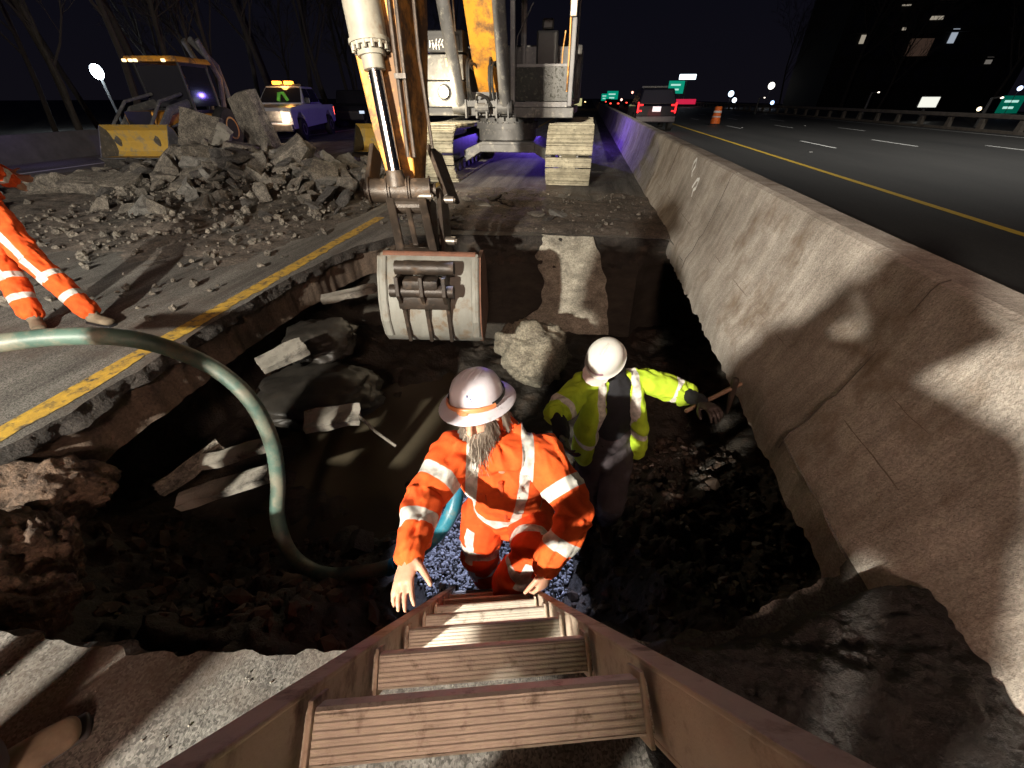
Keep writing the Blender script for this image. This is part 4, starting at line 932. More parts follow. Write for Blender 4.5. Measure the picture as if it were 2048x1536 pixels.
# unseen lamp added out of frame above to brighten the machine front
lamp('machine_boost_lamp', 'SPOT', (-1.4, 7.3, 4.6), 160, (1, .92, .8), (-1.5, 11.2, 1.4), 90, .6, .1)

# ============================================================ RUBBLE
rb = random.Random(21)
def rock_mesh(seed, dims, cuts=18):
    rr = random.Random(seed); bm = bmesh.new()
    for k in range(cuts):
        v = Vector((rr.uniform(-1, 1), rr.uniform(-1, 1), rr.uniform(-1, 1)))
        v = v / max(abs(v.x), abs(v.y), abs(v.z)) * rr.uniform(.78, 1); bm.verts.new(Vector((v.x * dims[0], v.y * dims[1], v.z * dims[2])) / 2)
    r = bmesh.ops.convex_hull(bm, input=bm.verts[:])
    bmesh.ops.delete(bm, geom=[v for v in bm.verts if not v.link_faces], context='VERTS')
    bmesh.ops.subdivide_edges(bm, edges=bm.edges[:], cuts=2, use_grid_fill=True)
    for v in bm.verts:
        n = noise.noise_vector(v.co * 6 + Vector((seed, 0, 0))); v.co += n * .035 * min(1, max(dims)) + noise.noise_vector(v.co * 18) * .012
    me = bpy.data.meshes.new('chunk'); bmesh.ops.recalc_face_normals(bm, faces=bm.faces[:]); bm.to_mesh(me); bm.free(); me.materials.append(M['rock']); return me
M['rock2'] = mat('grey_rubble', (.21, .20, .178), .95, c2=(.08, .075, .07), scale=7, bump=1, bscale=30, vor=.3, vscale=70, dist=.02)
M['rock3'] = mat('black_rubble', (.10, .09, .08), .9, c2=(.035, .032, .03), scale=7, bump=1, bscale=40, vor=.6, vscale=45, dist=.03)
rm = [rock_mesh(k, (1, rb.uniform(.6, 1), rb.uniform(.22, .6))) for k in range(20)]
for k in range(20): rm[k].materials[0] = M[('rock', 'rock2', 'rock', 'rock3')[k % 4]]
def chunk(me, loc, s, rot, name='asphalt_chunk', label='rough broken chunk of asphalt in the big heap in front of the loader', grp='broken asphalt chunks in the heap', cat='rubble chunk'):
    o = bpy.data.objects.new(name, me); COL.objects.link(o); o.location = loc; o.scale = (s, s, s) if not isinstance(s, tuple) else s; o.rotation_euler = rot; return tag(o, label, cat, grp)
def heap(x, y):
    v = Vector((x + 7.5, y - 9.2)); c, s = math.cos(R(28)), math.sin(R(28)); a = v.x * c - v.y * s * -1; b = -v.x * s + v.y * c
    a = v.x * c + v.y * s
    a = v.x * math.cos(R(-24)) + v.y * math.sin(R(-24)); b = -v.x * math.sin(R(-24)) + v.y * math.cos(R(-24))
    return .52 * math.exp(-((a / 3.3) ** 2 + (b / 1.9) ** 2))
M['heap'] = M['reddirt']
hz = grid_mesh('heap_fines', -13, -3.6, 5.2, 14, .07, lambda X_, Y2: .46 * np.exp(-((((X_ + 7.6) * math.cos(R(-24)) + (Y2 - 9.3) * math.sin(R(-24))) / 3.3) ** 2 + ((-(X_ + 7.6) * math.sin(R(-24)) + (Y2 - 9.3) * math.cos(R(-24))) / 1.9) ** 2)) - .05 + .10 * fbm(X_, Y2, 2, 4, 71) + np.abs(fbm(X_, Y2, 9, 3, 72)) * .06, mat('heap_fines', (.10, .082, .062), .95, c2=(.04, .034, .028), scale=5, bump=1, bscale=30, vor=.4, vscale=50, dist=.03), mask=lambda c: c[:, 2] > -.05); tag(hz, kind='structure')
cnt = 0
for k in range(4000):
    if cnt >= 290: break
    x, y = rb.uniform(-13, -3.8), rb.uniform(5.8, 13.5); h = heap(x, y)
    if rb.random() > .06 + h * 1.5: continue
    s = rb.uniform(.16, .42) * (1.0 + .9 * h) * (1 if rb.random() > .2 else 1.7)
    chunk(rb.choice(rm), (x, y, h * 1.02 + s * rb.uniform(-.02, .18)), (s * rb.uniform(.9, 1.3), s, s * rb.uniform(.7, 1.2)), (rb.uniform(-.9, .9), rb.uniform(-.9, .9), rb.uniform(0, 6.28))); cnt += 1
def slab(name, label, cat, c, dims, rot, mt, seed=3, grp=None, sub_=4):
    m = MB(); m.box((0, 0, 0), dims); bm = m.bm
    bmesh.ops.subdivide_edges(bm, edges=bm.edges[:], cuts=sub_, use_grid_fill=True)
    for v in bm.verts: v.co += noise.noise_vector(v.co * 3 + Vector((seed, 0, 0))) * .06 * max(dims) * .6 + noise.noise_vector(v.co * 11 + Vector((seed, 5, 0))) * .02
    o = m.build(name, mt); o.location = c; o.rotation_euler = rot; return tag(o, label, cat, grp)
slab('asphalt_slab', 'tall broken slab standing upright on top of the heap', 'slab', (-8.75, 11.5, .92), (.95, .30, 1.55), (R(8), R(-10), R(-20)), M['rock'], 3)
slab('asphalt_slab', 'flat brown-grey slab leaning on the heap beside the loader', 'slab', (-10.6, 11.6, .82), (1.05, .16, .95), (R(-20), R(14), R(5)), M['rock'], 5)
slab('asphalt_slab', 'long thin pale slab tilted on the heap under the upright slab', 'slab', (-9.0, 10.3, .60), (.32, .16, 1.1), (R(15), R(42), R(10)), M['slab'], 7)
slab('asphalt_slab', 'flat wide slab lying low on the left of the heap', 'slab', (-7.9, 7.9, .32), (1.15, .8, .16), (R(16), R(-10), R(30)), M['rock'], 9)
slab('asphalt_slab', 'flat slab lying on the dirt at the left foot of the heap', 'slab', (-9.4, 7.4, .22), (1.25, .6, .2), (R(14), R(4), R(10)), M['rock'], 12)
# small stray stones as one field
def stones(name, n, fx, smin, smax, mt, seed, kind='stuff', cat='stones', label=None):
    rr = random.Random(seed); rn = np.random.RandomState(seed); bm = bmesh.new(); bmesh.ops.create_icosphere(bm, subdivisions=1, radius=.5)
    V0 = np.array([v.co[:] for v in bm.verts]); F0 = np.array([[v.index for v in f.verts] for f in bm.faces]); bm.free()
    VV = []; FF = []; k = 0
    for _ in range(n):
        p = fx(rr)
        if p is None: continue
        s = smin * (smax / smin) ** (rr.random() ** 1.8)
        q = np.array(Matrix.Rotation(rr.uniform(0, 6.28), 3, Vector((rr.uniform(-1, 1), rr.uniform(-1, 1), rr.uniform(-1, 1))).normalized()))
        V1 = (V0 * [1, rr.uniform(.6, 1), rr.uniform(.45, .8)] + rn.uniform(-.09, .09, V0.shape)) * s
        VV.append(V1 @ q.T + np.array(p)); FF.append(F0 + k * len(V0)); k += 1
    me = bpy.data.meshes.new(name); me.from_pydata(np.concatenate(VV).tolist(), [], np.concatenate(FF).tolist()); me.materials.append(mt)
    o = bpy.data.objects.new(name, me); COL.objects.link(o); return tag(o, label or name, cat, None, kind)
def f_left(r):
    x = r.uniform(-9, -3.5); y = r.uniform(2.6, 9)
    return Vector((x, y, .03 + heap(x, y) * .98)) if r.random() < .25 + heap(x, y) + (.5 if y > 4.2 and x < -4 else 0) else None
stones('loose_stones', 1700, f_left, .03, .16, M['rock'], 5, label='loose stones scattered over the dirt by the heap')
def f_ap(r):
    x, y = r.uniform(-3, 1.2), r.uniform(6.0, 8.9); return Vector((x, y, .03))
stones('apron_stones', 500, f_ap, .015, .09, M['rock'], 6, label='small stones on the dirt between pit and excavator')
for k, (x, y, s) in enumerate(((-2.1, 7.9, .5), (-1.75, 7.6, .45), (-1.3, 7.7, .35), (-1.6, 8.1, .35), (-.7, 6.9, .35), (-.35, 7.0, .42), (-.05, 7.1, .3), (-.5, 6.6, .28), (-2.3, 6.6, .4), (-1.9, 6.35, .3), (.3, 6.3, .14), (.6, 6.8, .12))):
    chunk(rm[k % 16], (x, y, .05), (s, s * .8, s * .55), (rb.uniform(-.3, .3), rb.uniform(-.3, .3), rb.uniform(0, 6)), 'asphalt_chunk', 'dark lump of torn asphalt on the dirt between the pit and the excavator', 'lumps between the pit and the excavator')
def f_pit(r):
    x, y = r.uniform(.2, 1.7), r.uniform(1.1, 3.3); return Vector((x, y, fz(x, y) + .01))
stones('pit_rubble', 900, f_pit, .025, .13, mat('wet_pit_rock', (.075, .05, .035), .45, c2=(.03, .022, .018), scale=8, bump=.5), 8, label='wet rubble on the pit floor below the barrier')
def f_pit2(r):
    x, y = r.uniform(-3.0, -.9), r.uniform(.7, 1.7); return Vector((x, y, fz(x, y) + .0))
stones('slope_rubble', 420, f_pit2, .03, .2, mat('brown_pit_rock', (.085, .05, .032), .8, c2=(.035, .024, .018), scale=8, bump=.5), 9, label='brown rocks bedded in the near slope of the pit')
# pale gravel at the ladder foot
def f_gr(r):
    a = r.uniform(0, 6.28); q = math.sqrt(r.random()); x, y = -.42 + math.cos(a) * q * .62, 1.78 + math.sin(a) * q * .62; return Vector((x, y, fz(x, y) + .012 + r.uniform(0, .012)))
stones('gravel', 4200, f_gr, .016, .04, M['gravel'], 10, label='pale gravel bed at the foot of the ladder')
# gravelly near edge
def f_ed(r):
    x = r.uniform(-2.4, .3); y = r.uniform(-.6, .62)
    return Vector((x, y, .004)) if not inside(x, y) and not inside(x, y + .03) else None
stones('edge_grit', 900, f_ed, .003, .011, mat('asphalt_grit', (.22, .20, .17), .9, scale=20), 12, label='asphalt grit along the near lip of the pit')
# slabs down in the pit
def lump(name, label, cat, u, v, d, dims, mt, sd, rot=(0, 0, 0), rough=.22):
    bm = bmesh.new(); bmesh.ops.create_icosphere(bm, subdivisions=5, radius=1)
    for q in bm.verts:
        n = q.co.copy(); k = 1 + rough * noise.fractal(n * 1.4 + Vector((sd, 0, 0)), 1, 2, 5) + rough * .4 * abs(noise.noise(n * 6 + Vector((0, sd, 0)))); q.co = Vector((n.x * dims[0] / 2, n.y * dims[1] / 2, n.z * dims[2] / 2)) * k
    for f in bm.faces: f.smooth = True
    me = bpy.data.meshes.new(name); bm.to_mesh(me); bm.free(); me.materials.append(mt); o = bpy.data.objects.new(name, me); COL.objects.link(o); o.location = at(u, v, d); o.rotation_euler = tuple(R(q) for q in rot); return tag(o, label, cat)
M['lumpm'] = mat('smooth_wet_mud', (.028, .024, .019), .5, c2=(.016, .014, .012), scale=3, bump=.4, bscale=20)
def pit(name, label, cat, u, v, d, dims, rot, mt, sd): 
    return slab(name, label, cat, at(u, v, d), dims, tuple(R(q) for q in rot), mt, sd)
pit('concrete_plank', 'upper of the two pale concrete planks lying on the pit slope left of the hose', 'plank', 480, 905, 3.10, (.52, .13, .07), (8, -10, 24), M['slab'], 31)
pit('concrete_plank', 'lower of the two pale concrete planks lying on the pit slope left of the hose', 'plank', 448, 975, 2.92, (.62, .14, .07), (8, -8, 26), M['slab'], 33)
pit('concrete_plank', 'dim plank sloping down to the left of the two pale planks', 'plank', 385, 935, 3.15, (.5, .13, .06), (8, -10, 62), M['rock'], 35)
pit('concrete_slab', 'rounded grey slab lying left of the mud mound, in front of the left pit wall', 'slab', 566, 712, 3.75, (.42, .18, .07), (20, -10, 45), M['slab'], 37)
pit('concrete_slab', 'small pale slab with a rounded corner at the far edge of the pool', 'slab', 665, 836, 3.25, (.42, .17, .07), (20, 0, 22), M['slab'], 39)
pit('concrete_strip', 'long pale strip of concrete on the ledge left of the bucket', 'strip', 700, 588, 4.6, (.62, .10, .08), (10, -6, 30), M['slab'], 41)
lump('mud_lump', 'rounded mud lump below the pale concrete strip', 'lump', 640, 680, 4.45, (.8, .8, .34), M['lumpm'], 3)
lump('mud_lump', 'broad mud lump between the grey slab and the pool', 'lump', 640, 785, 4.0, (1.2, 1.0, .30), M['lumpm'], 7)
pit('dark_rock', 'dark pointed rock sticking out of the pool beside the hose', 'rock', 712, 1090, 2.72, (.11, .12, .30), (20, 35, 20), M['mud'], 47)
lump('pale_boulder', 'pale rough boulder standing below the lit strip of the far pit wall', 'boulder', 1066, 700, 4.85, (.86, .80, .66), mat('pale_sub_base', (.36, .33, .25), .95, c2=(.20, .18, .14), scale=4, bump=1, bscale=34, dist=.03, vor=.35, vscale=60), 12, (0, 24, 0), .34)
M['bsoil'] = mat('brown_soil_lump', (.16, .105, .07), .95, c2=(.055, .038, .028), scale=5, bump=1, bscale=26, dist=.04, vor=.35, vscale=50)
for (u, v, d, dm, sd, lb) in ((70, 1000, 2.35, (.60, .50, .42), 61, 'large brown soil lump crumbling off the near left corner of the pit'), (20, 1130, 2.05, (.42, .40, .50), 64, 'brown soil lump low at the left frame edge under the larger one'), (105, 1100, 2.2, (.22, .30, .50), 67, 'narrow pale brown ridge of soil at the near left corner of the pit'), (60, 1215, 1.9, (.30, .25, .36), 70, 'small dark soil lump just under the near left lip of the pit')):
    lump('soil_lump', lb, 'soil lump', u, v, d, dm, M['bsoil'], sd, (10, 15, sd), .42)
m = MB(); m.tube([at(716, 830, 3.15), at(750, 862, 3.12), at(792, 892, 3.1)], .012, 8); tag(m.build('steel_rod', M['slab']), 'thin bent rod lying at the far side of the pool', 'rod')
# ============================================================ LADDER
P1 = at(965, 1436, .485); P0 = at(974, 1183, 2.66); dL = (P0 - P1).normalized(); sL = (at(1312, 1384, .48) - at(618, 1426, .485)); sL = (sL - dL * sL.dot(dL)).normalized(); nL = sL.cross(dL).normalized()
if nL.z < 0: nL = -nL
LW_ = .405; ROT = Matrix((sL, dL, nL)).transposed()
ld = empty('extension_ladder', P0, 'rusty-brown muddy ladder leaning on the pit edge right in front of the camera', 'ladder')
for s_ in (-1, 1):
    m = MB(); a = P1 - dL * .52; b = P0 + dL * .06; c = (a + b) / 2 + sL * s_ * (LW_ / 2 + .012); ln = (b - a).length
    m.box(c, (.008, ln, .078), ROT); m.box(c + nL * .041 + sL * s_ * .012, (.034, ln, .007), ROT, bev=.0025); m.box(c - nL * .041 + sL * s_ * .012, (.034, ln, .007), ROT, bev=.0025)
    bm_l = m.build('rail', M['ladder'], ld, P0)
nr = int(((P0 - P1).length) / .305) + 1
for k in range(-1, nr):
    c = P1 + dL * (.305 * k); poly = []
    # ribbed flat tread: u across the ladder normal, v along the ladder
    H2 = .024; poly = [(-.030, -.014), (-.030, .014), (-.026, .018)]
    N_ = 13
    for i in range(N_): 
        t = -.024 + .050 * i / (N_ - 1); poly += [(t - .0012, .018 if i % 2 else .0173), (t + .0012, .018 if i % 2 else .0173)]
    poly += [(.031, .014), (.031, -.014), (.026, -.018), (-.026, -.018)]
    # the ribbed face looks back up at the camera
    m = MB(); m.prism([(u * .92, v) for u, v in poly], c, nL, -dL, sL * (LW_ + .002)); rg = m.build('rung', M['rung'], ld, P0)
    for s_ in (-1, 1): m = MB(); m.box(c + sL * s_ * (LW_ / 2 - .006), (.006, .052, .076), ROT, bev=.002); m.build('rung_plate', M['ladder'], rg, P0)
for s_ in (-1, 1):
    m = MB(); m.box(P0 + dL * .06 + sL * s_ * (LW_ / 2 + .012), (.05, .06, .1), ROT, bev=.01); m.build('foot_pad', M['bootd'], ld, P0)
# ============================================================ HOSE
hp = [(-260, 700, 2.0), (-60, 694, 1.98), (0, 686, 2.0), (110, 674, 2.08), (230, 674, 2.15), (330, 694, 2.25), (430, 738, 2.36), (500, 800, 2.46), (542, 880, 2.58), (556, 960, 2.68), (556, 1040, 2.76), (585, 1112, 2.76), (650, 1148, 2.72), (740, 1142, 2.70), (790, 1130, 2.70)]
M['hose'] = mat('green_hose', (.085, .145, .115), .5, c2=(.04, .08, .065), scale=3, dirt=(.17, .165, .125), dscale=5.5, damt=.5, bump=.1, bscale=30)
m = MB(); sp2 = spline([at(*q) for q in hp], 14); m.tube(sp2, [.046 + .0012 * (k % 2) for k in range(len(sp2))], 18)
tag(m.build('discharge_hose', M['hose'], smooth=60), 'thick green ribbed hose arching over the pit edge and looping on the pit floor', 'hose')
hp2 = [(786, 1132, 2.70), (830, 1108, 2.62), (880, 1062, 2.52), (908, 1010, 2.50), (912, 955, 2.58), (896, 915, 2.85)]
M['hoseb'] = mat('blue_lit_hose', (.03, .20, .27), .35, c2=(.018, .12, .17), scale=4, dirt=(.15, .16, .14), dscale=8, damt=.2, bump=.1, bscale=30)  # rest of the same teal hose, cool light painted in as extra blue
m = MB(); sp3 = spline([at(*q) for q in hp2], 14); m.tube(sp3, [.046 + .0012 * (k % 2) for k in range(len(sp3))], 18); m.tube([sp3[0] - (sp3[1] - sp3[0]).normalized() * .05, sp3[0], sp3[0] + (sp3[1] - sp3[0]).normalized() * .05], .052, 18)
tag(m.build('blue_lit_hose', M['hoseb'], smooth=60), 'rest of the same hose, painted bluer for the cool light, curling up at the bearded worker', 'hose')
# slim posts added out of view to cast stripe shadows on the near ground
M['postm'] = mat('shadow_post', (.8, .25, .05), .5, scale=6)
for k, (x, y) in enumerate(((-2.02, -.62), (-1.86, -.86), (-1.72, -1.08))):
    m = MB(); m.lathe([(.16, 0), (.16, .03), (.06, .06), (.055, .08), (.05, 1.02), (.03, 1.06), (.02, 1.12), (.04, 1.14), (.01, 1.16)], (0, 0, 0), n=16); o = m.build('shadow_post', M['postm'], smooth=40); o.location = (x, y, 0); tag(o, 'slim orange post added off-frame to cast shadow stripes by the near left pit edge', 'shadow post', 'added shadow posts behind the pit edge')
# bluish spot shining on the ladder foot, its place up by the boom invented
lamp('gravel_spot', 'SPOT', (-1.1, 5.2, 4.2), 3200, (.58, .66, 1.0), (-.45, 1.72, -1.25), 14, .35, .04)
# ============================================================ PEOPLE
def solid(m, name, mt, voxel, smooth=4, parent=None, folds=None, bones=None, bands=None, strips=None, base=Vector((0, 0, 0)), amp=.008, seed=0, shrinkfn=None):
    me = bpy.data.meshes.new('tmp'); bmesh.ops.recalc_face_normals(m.bm, faces=m.bm.faces[:]); m.bm.to_mesh(me); m.bm.free()
    t = bpy.data.objects.new('tmp', me); COL.objects.link(t)
    r = t.modifiers.new('r', 'REMESH'); r.mode = 'VOXEL'; r.voxel_size = voxel; r.use_smooth_shade = True
    if smooth: s_ = t.modifiers.new('s', 'SMOOTH'); s_.iterations = smooth; s_.factor = .5
    dg = bpy.context.evaluated_depsgraph_get(); dg.update()
    out = bpy.data.meshes.new_from_object(t.evaluated_get(dg)); bpy.data.objects.remove(t)
    n = len(out.vertices); V = np.empty(n * 3); out.vertices.foreach_get('co', V); V = V.reshape(-1, 3)
    Nn = np.empty(n * 3); out.vertices.foreach_get('normal', Nn); Nn = Nn.reshape(-1, 3)
    if bones:
        best = np.full(n, 1e9); Sx = np.zeros(n); L1 = np.zeros(n); L2 = np.zeros(n); LAT = np.zeros((n, 3)); acc = 0; BI = np.zeros(n, int); TT = np.zeros(n)
        for bi, (a, b) in enumerate(bones):
            a = np.array(a); b = np.array(b); d = b - a; L_ = np.linalg.norm(d); d = d / L_
            rel = V - a; tt = rel @ d; tc_ = np.clip(tt, 0, L_); lat = rel - tc_[:, None] * d; dist = np.linalg.norm(lat, axis=1)
            o1 = np.cross(d, [.3, .2, .9]); o1 /= np.linalg.norm(o1); o2 = np.cross(d, o1); u = dist < best
            best[u] = dist[u]; Sx[u] = (tt + acc)[u]; L1[u] = (rel @ o1)[u]; L2[u] = (rel @ o2)[u]; LAT[u] = lat[u]; BI[u] = bi; TT[u] = tt[u]; acc += L_ + .37
        ang = np.arctan2(L1, L2)
        band = np.full(n, -1.0)
        for (bi, s0, s1) in (bands or []):
            q = np.where(BI == bi, np.minimum(TT - s0, s1 - TT), -1.0); band = np.maximum(band, q)
        for (bi, s0, s1, ref, w_) in (strips or []):
            ref = np.array(ref, float); a, b = bones[bi]; d = np.array(b) - np.array(a); d /= np.linalg.norm(d); ref = ref - d * (ref @ d); ref /= np.linalg.norm(ref); pe = np.cross(d, ref)
            q = np.minimum(w_ / 2 - np.abs(LAT @ pe), np.minimum(TT - s0, s1 - TT)); q = np.where((BI == bi) & (LAT @ ref > 0), q, -1.0); band = np.maximum(band, q)
        fo = vn(Sx * 15 + 2.5 * vn(ang * 1.2, Sx * 5, seed), ang * 1.1 + Sx * 3, seed + 1) * 1.0 + vn(Sx * 34 + 3 * vn(ang * 2, Sx * 9, seed + 4), ang * 1.6, seed + 2) * .5
        rd = 1 - np.abs(vn(Sx * 9 + ang * .8, ang * 1.4 - Sx * 4, seed + 7)) * 3.2
        V = V + Nn * ((fo * amp * 2) + (rd * amp * .55))[:, None]
        out.vertices.foreach_set('co', V.reshape(-1))
        at_ = out.attributes.new('band', 'FLOAT', 'POINT'); at_.data.foreach_set('value', band)
    out.vertices.foreach_set('co', (V - np.array(base)).reshape(-1)); out.update()
    out.materials.clear(); out.materials.append(mt)
    out.polygons.foreach_set('use_smooth', [True] * len(out.polygons)); out.polygons.foreach_set('material_index', [0] * len(out.polygons))
    o = bpy.data.objects.new(name, out); COL.objects.link(o)
    if parent: o.parent = parent
    return o
def hand(m, wrist, d, pn, thumb, curl=(.3, .3, .35, .4), tcurl=.3, sc=1.0, spread=.10, tang=.8):
    """d finger direction, pn palm normal (fingers curl towards it), thumb = side the thumb is on"""
    d = Vector(d).normalized(); pn = Vector(pn); pn = (pn - d * pn.dot(d)).normalized(); s_ = d.cross(pn)
    if s_.dot(Vector(thumb)) < 0: s_ = -s_
    w = Vector(wrist); k = sc
    m.tube([w - d * .03, w, w + d * .03 * k, w + d * .065 * k, w + d * .092 * k], [(.026 * k, .020 * k), (.028 * k, .019 * k), (.037 * k, .017 * k), (.042 * k, .015 * k), (.039 * k, .011 * k)], 14, side=s_)
    for i, (ln, of) in enumerate(((.072, .031), (.082, .011), (.076, -.010), (.060, -.030))):
        dd = (d + s_ * spread * (1.5 - i) * .7).normalized(); p = w + d * .082 * k + s_ * of * k; pts = [p]; c = curl[i]
        for q, f in enumerate((.46, .30, .24)):
            a = c * (.7 if q == 0 else 1.1); dd = (dd * math.cos(a) + pn * math.sin(a)).normalized(); p = p + dd * ln * f * k; pts.append(p)
        m.tube(pts, [.0092 * k, .0086 * k, .0078 * k, .006 * k], 10, round_=True)
    p = w + d * .022 * k + s_ * .026 * k; dd = (d * math.cos(tang) + s_ * math.sin(tang) + pn * .25).normalized(); pts = [p - dd * .01, p]
    for f in (.042, .032, .026): pts.append(pts[-1] + dd * f * k); dd = (dd * math.cos(tcurl) + (d * .8 + pn * .5) * math.sin(tcurl)).normalized()
    m.tube(pts, [.013 * k, .0135 * k, .0115 * k, .0100 * k, .0075 * k], 10, round_=True)
def person(label, J, top='orange', bottom='orange2', boots='bootm', voxel=.009, hat='brim', beard=False, gloves=False, jacket='jacket', openfront=False, seed=0, hands=None, vbody=.007, group=None, skinm='skin', headgear=True):
    g = lambda k: Vector(J[k])
    base = (g('anR') + g('anL')) / 2; base.z = min(g('anR').z, g('anL').z) - .09
    e = empty('person', base, label, 'person', group)
    hip = (g('hipR') + g('hipL')) / 2; sh = (g('shR') + g('shL')) / 2; side = (g('shL') - g('shR')).normalized(); hside = (g('hipL') - g('hipR')).normalized()
    nk = g('neck'); hd = g('head'); hu = Vector(J['hup']).normalized(); hf = Vector(J['hfwd']); hf = (hf - hu * hf.dot(hu)).normalized(); hr = hf.cross(hu)
    tor = (sh - hip); front = side.cross(tor).normalized()
    if front.dot(hf) < 0 and not J.get('twist'): front = -front
    # ---- body (one continuous skin surface)
    m = MB()
    m.tube([hip - tor * .05, hip + tor * .25, hip + tor * .6, sh, sh + (nk - sh) * .5], [(.14, .10), (.13, .095), (.15, .105), (.13, .09), (.07, .07)], 16, side=side, round_=True)
    m.tube([g('shR'), g('shL')], .05, 12, round_=True)
    m.tube([sh + (nk - sh) * .2, nk, hd - hu * .02], [.062, .056, .055], 14)
    m.sphere(hd + hu * .03 - hf * .012, .1, 22, (.77, .98, 1.02), Matrix((hr, hf, hu)).transposed())
    m.sphere(hd - hu * .055 + hf * .028, .06, 18, (.98, 1.0, 1.05), Matrix((hr, hf, hu)).transposed())
    m.tube([hd + hf * .078 + hu * .018, hd + hf * .098 - hu * .012, hd + hf * .108 - hu * .028, hd + hf * .088 - hu * .036], [.009, .012, .0155, .012], 10, round_=True)
    for s_ in (-1, 1):
        m.sphere(hd + hf * .068 + hu * .012 + hr * s_ * .032, .021, 10); m.sphere(hd + hr * s_ * .078 - hf * .008 - hu * .005, .026, 12, (.35, .7, 1.15), Matrix((hr, hf, hu)).transposed())
        m.tube([hd + hf * .088 + hu * .036 + hr * s_ * .012, hd + hf * .078 + hu * .036 + hr * s_ * .045], .009, 8, round_=True)
    m.tube([hd + hf * .085 - hu * .062 - hr * .022, hd + hf * .092 - hu * .062, hd + hf * .085 - hu * .062 + hr * .022], [.005, .0085, .005], 8, round_=True)
    for q in 'RL':
        a, b, c = g('sh' + q), g('el' + q), g('wr' + q); m.tube([a, a.lerp(b, .5), b, b.lerp(c, .4), c], [.05, .046, .038, .036, .026], 12, round_=True)
        a, b, c = g('hip' + q), g('kn' + q), g('an' + q); m.tube([a, a.lerp(b, .4), b, b.lerp(c, .35), c], [.082, .074, .052, .05, .036], 14, round_=True)
        b, c = g('el' + q), g('wr' + q); hs = (hands or {}).get(q)
        if hs and not gloves: hand(m, c, *hs[0], **hs[1])
        elif not gloves: hand(m, c, (c - b), front, front)
    solid(m, 'body', M[skinm], vbody, 2, e, base=base)
    if gloves:
        for q in 'RL':
            m = MB(); c = g('wr' + q); b = g('el' + q); hs = (hands or {}).get(q); hand(m, c, *(hs[0] if hs else ((c - b), front, front)), **({**(hs[1] if hs else {}), 'sc': 1.16})); m.tube([c.lerp(b, .3), c], [.042, .034], 12, round_=True)
            solid(m, 'glove', M['leather'], .006, 2, e, base=base)
    # eyes
    for s_ in (-1, 1):
        m = MB(); m.sphere(hd + hf * .079 + hu * .012 + hr * s_ * .032, .0115, 12); ey = m.build('eye', mat('eye_white', (.6, .58, .55), .2, scale=3) if 'eyem' not in M else M['eyem'], e, base, smooth=60); M['eyem'] = ey.data.materials[0]
        m = MB(); m.sphere(hd + hf * .0885 + hu * .010 + hr * s_ * .032, .0045, 8); m.build('pupil', M['black'], ey, base)
    # ---- trousers
    m = MB(); bones = []; bands = []; strips = []
    m.tube([hip + tor * .22, hip + tor * .05, hip - tor * .10], [(.165, .125), (.18, .135), (.165, .125)], 18, side=hside, round_=True); bones.append((hip + tor * .2, hip - tor * .05))
    for q in 'RL':
        a, b, c = g('hip' + q), g('kn' + q), g('an' + q)
        m.tube([a, a.lerp(b, .4), b, b.lerp(c, .4), c.lerp(b, .08)], [k_ * J.get('girth', 1) for k_ in (.112, .108, .090, .086, .080)], 16, round_=True)
        i = len(bones); bones += [(a, b), (b, c)]; l1 = (b - a).length; l2 = (c - b).length
        if bottom != 'trous':
            st = J.get('strip' + q, front); strips += [(i, .06, l1, st, .052), (i + 1, 0, l2 * .40, st, .052)]
            bands += [(i + 1, l2 * .28, l2 * .28 + .052), (i + 1, l2 * .64, l2 * .64 + .052)] if not J.get('kneeband') else [(i, l1 - .10, l1 - .045), (i + 1, .08, .135)]
    solid(m, 'trousers', M[bottom], voxel, 4, e, bones=bones, bands=bands, strips=strips, base=base, seed=seed + 11, amp=.009)
    # ---- jacket
    m = MB(); bones = []; bands = []; strips = []
    lo_ = J.get('jlen', .12)
    if not openfront:
        m.tube([hip - tor * lo_, hip + tor * .1, hip + tor * .35, hip + tor * .65, hip + tor * .88, sh + (nk - sh) * .35], [(.185, .145), (.185, .145), (.175, .14), (.195, .15), (.185, .135), (.10, .10)], 20, side=side)
        m.tube([g('shR'), sh, g('shL')], [.088, .095, .088], 14, round_=True)
        cq = sh + (nk - sh) * .25
        if top == 'orange':   # hood lying round the neck
            pts = []
            for k in range(17):
                a = -2.45 + 4.9 * k / 16; pts.append(cq + hr * 0 + side * math.sin(a) * .115 - front * math.cos(a) * .105 + tor.normalized() * (.035 + .03 * math.cos(a)))
            m.tube(pts, [(.03, .04)] * 17, 12, round_=True)
            m.sphere(cq - front * .125 - tor.normalized() * .02, .09, 14, (1.2, .7, .9), Matrix((side, front, tor.normalized())).transposed())
    else:
        m.tube([g('shR'), sh - front * .02, g('shL')], [.072, .07, .072], 14, round_=True)
        for s_ in (-1, 1):
            a = sh + side * s_ * .115; b = hip + side * s_ * .20 - tor * .02
            m.tube([a - tor * .02, a.lerp(b, .3) + front * .045, a.lerp(b, .65) + front * .055 + side * s_ * .02, b + front * .04 - tor * .05], [(.062, .085), (.056, .115), (.060, .12), (.065, .11)], 14, side=side, round_=True)
        m.tube([sh - front * .07, hip - front * .08 + tor * .1], [(.17, .06), (.18, .06)], 14, side=side, round_=True)
    bones.append((hip - tor * lo_, sh)); tl_ = (sh - (hip - tor * lo_)).length
    bands.append((0, tl_ * .30, tl_ * .30 + .055))
    if not openfront:
        for s_ in (-1, 1):
            pass
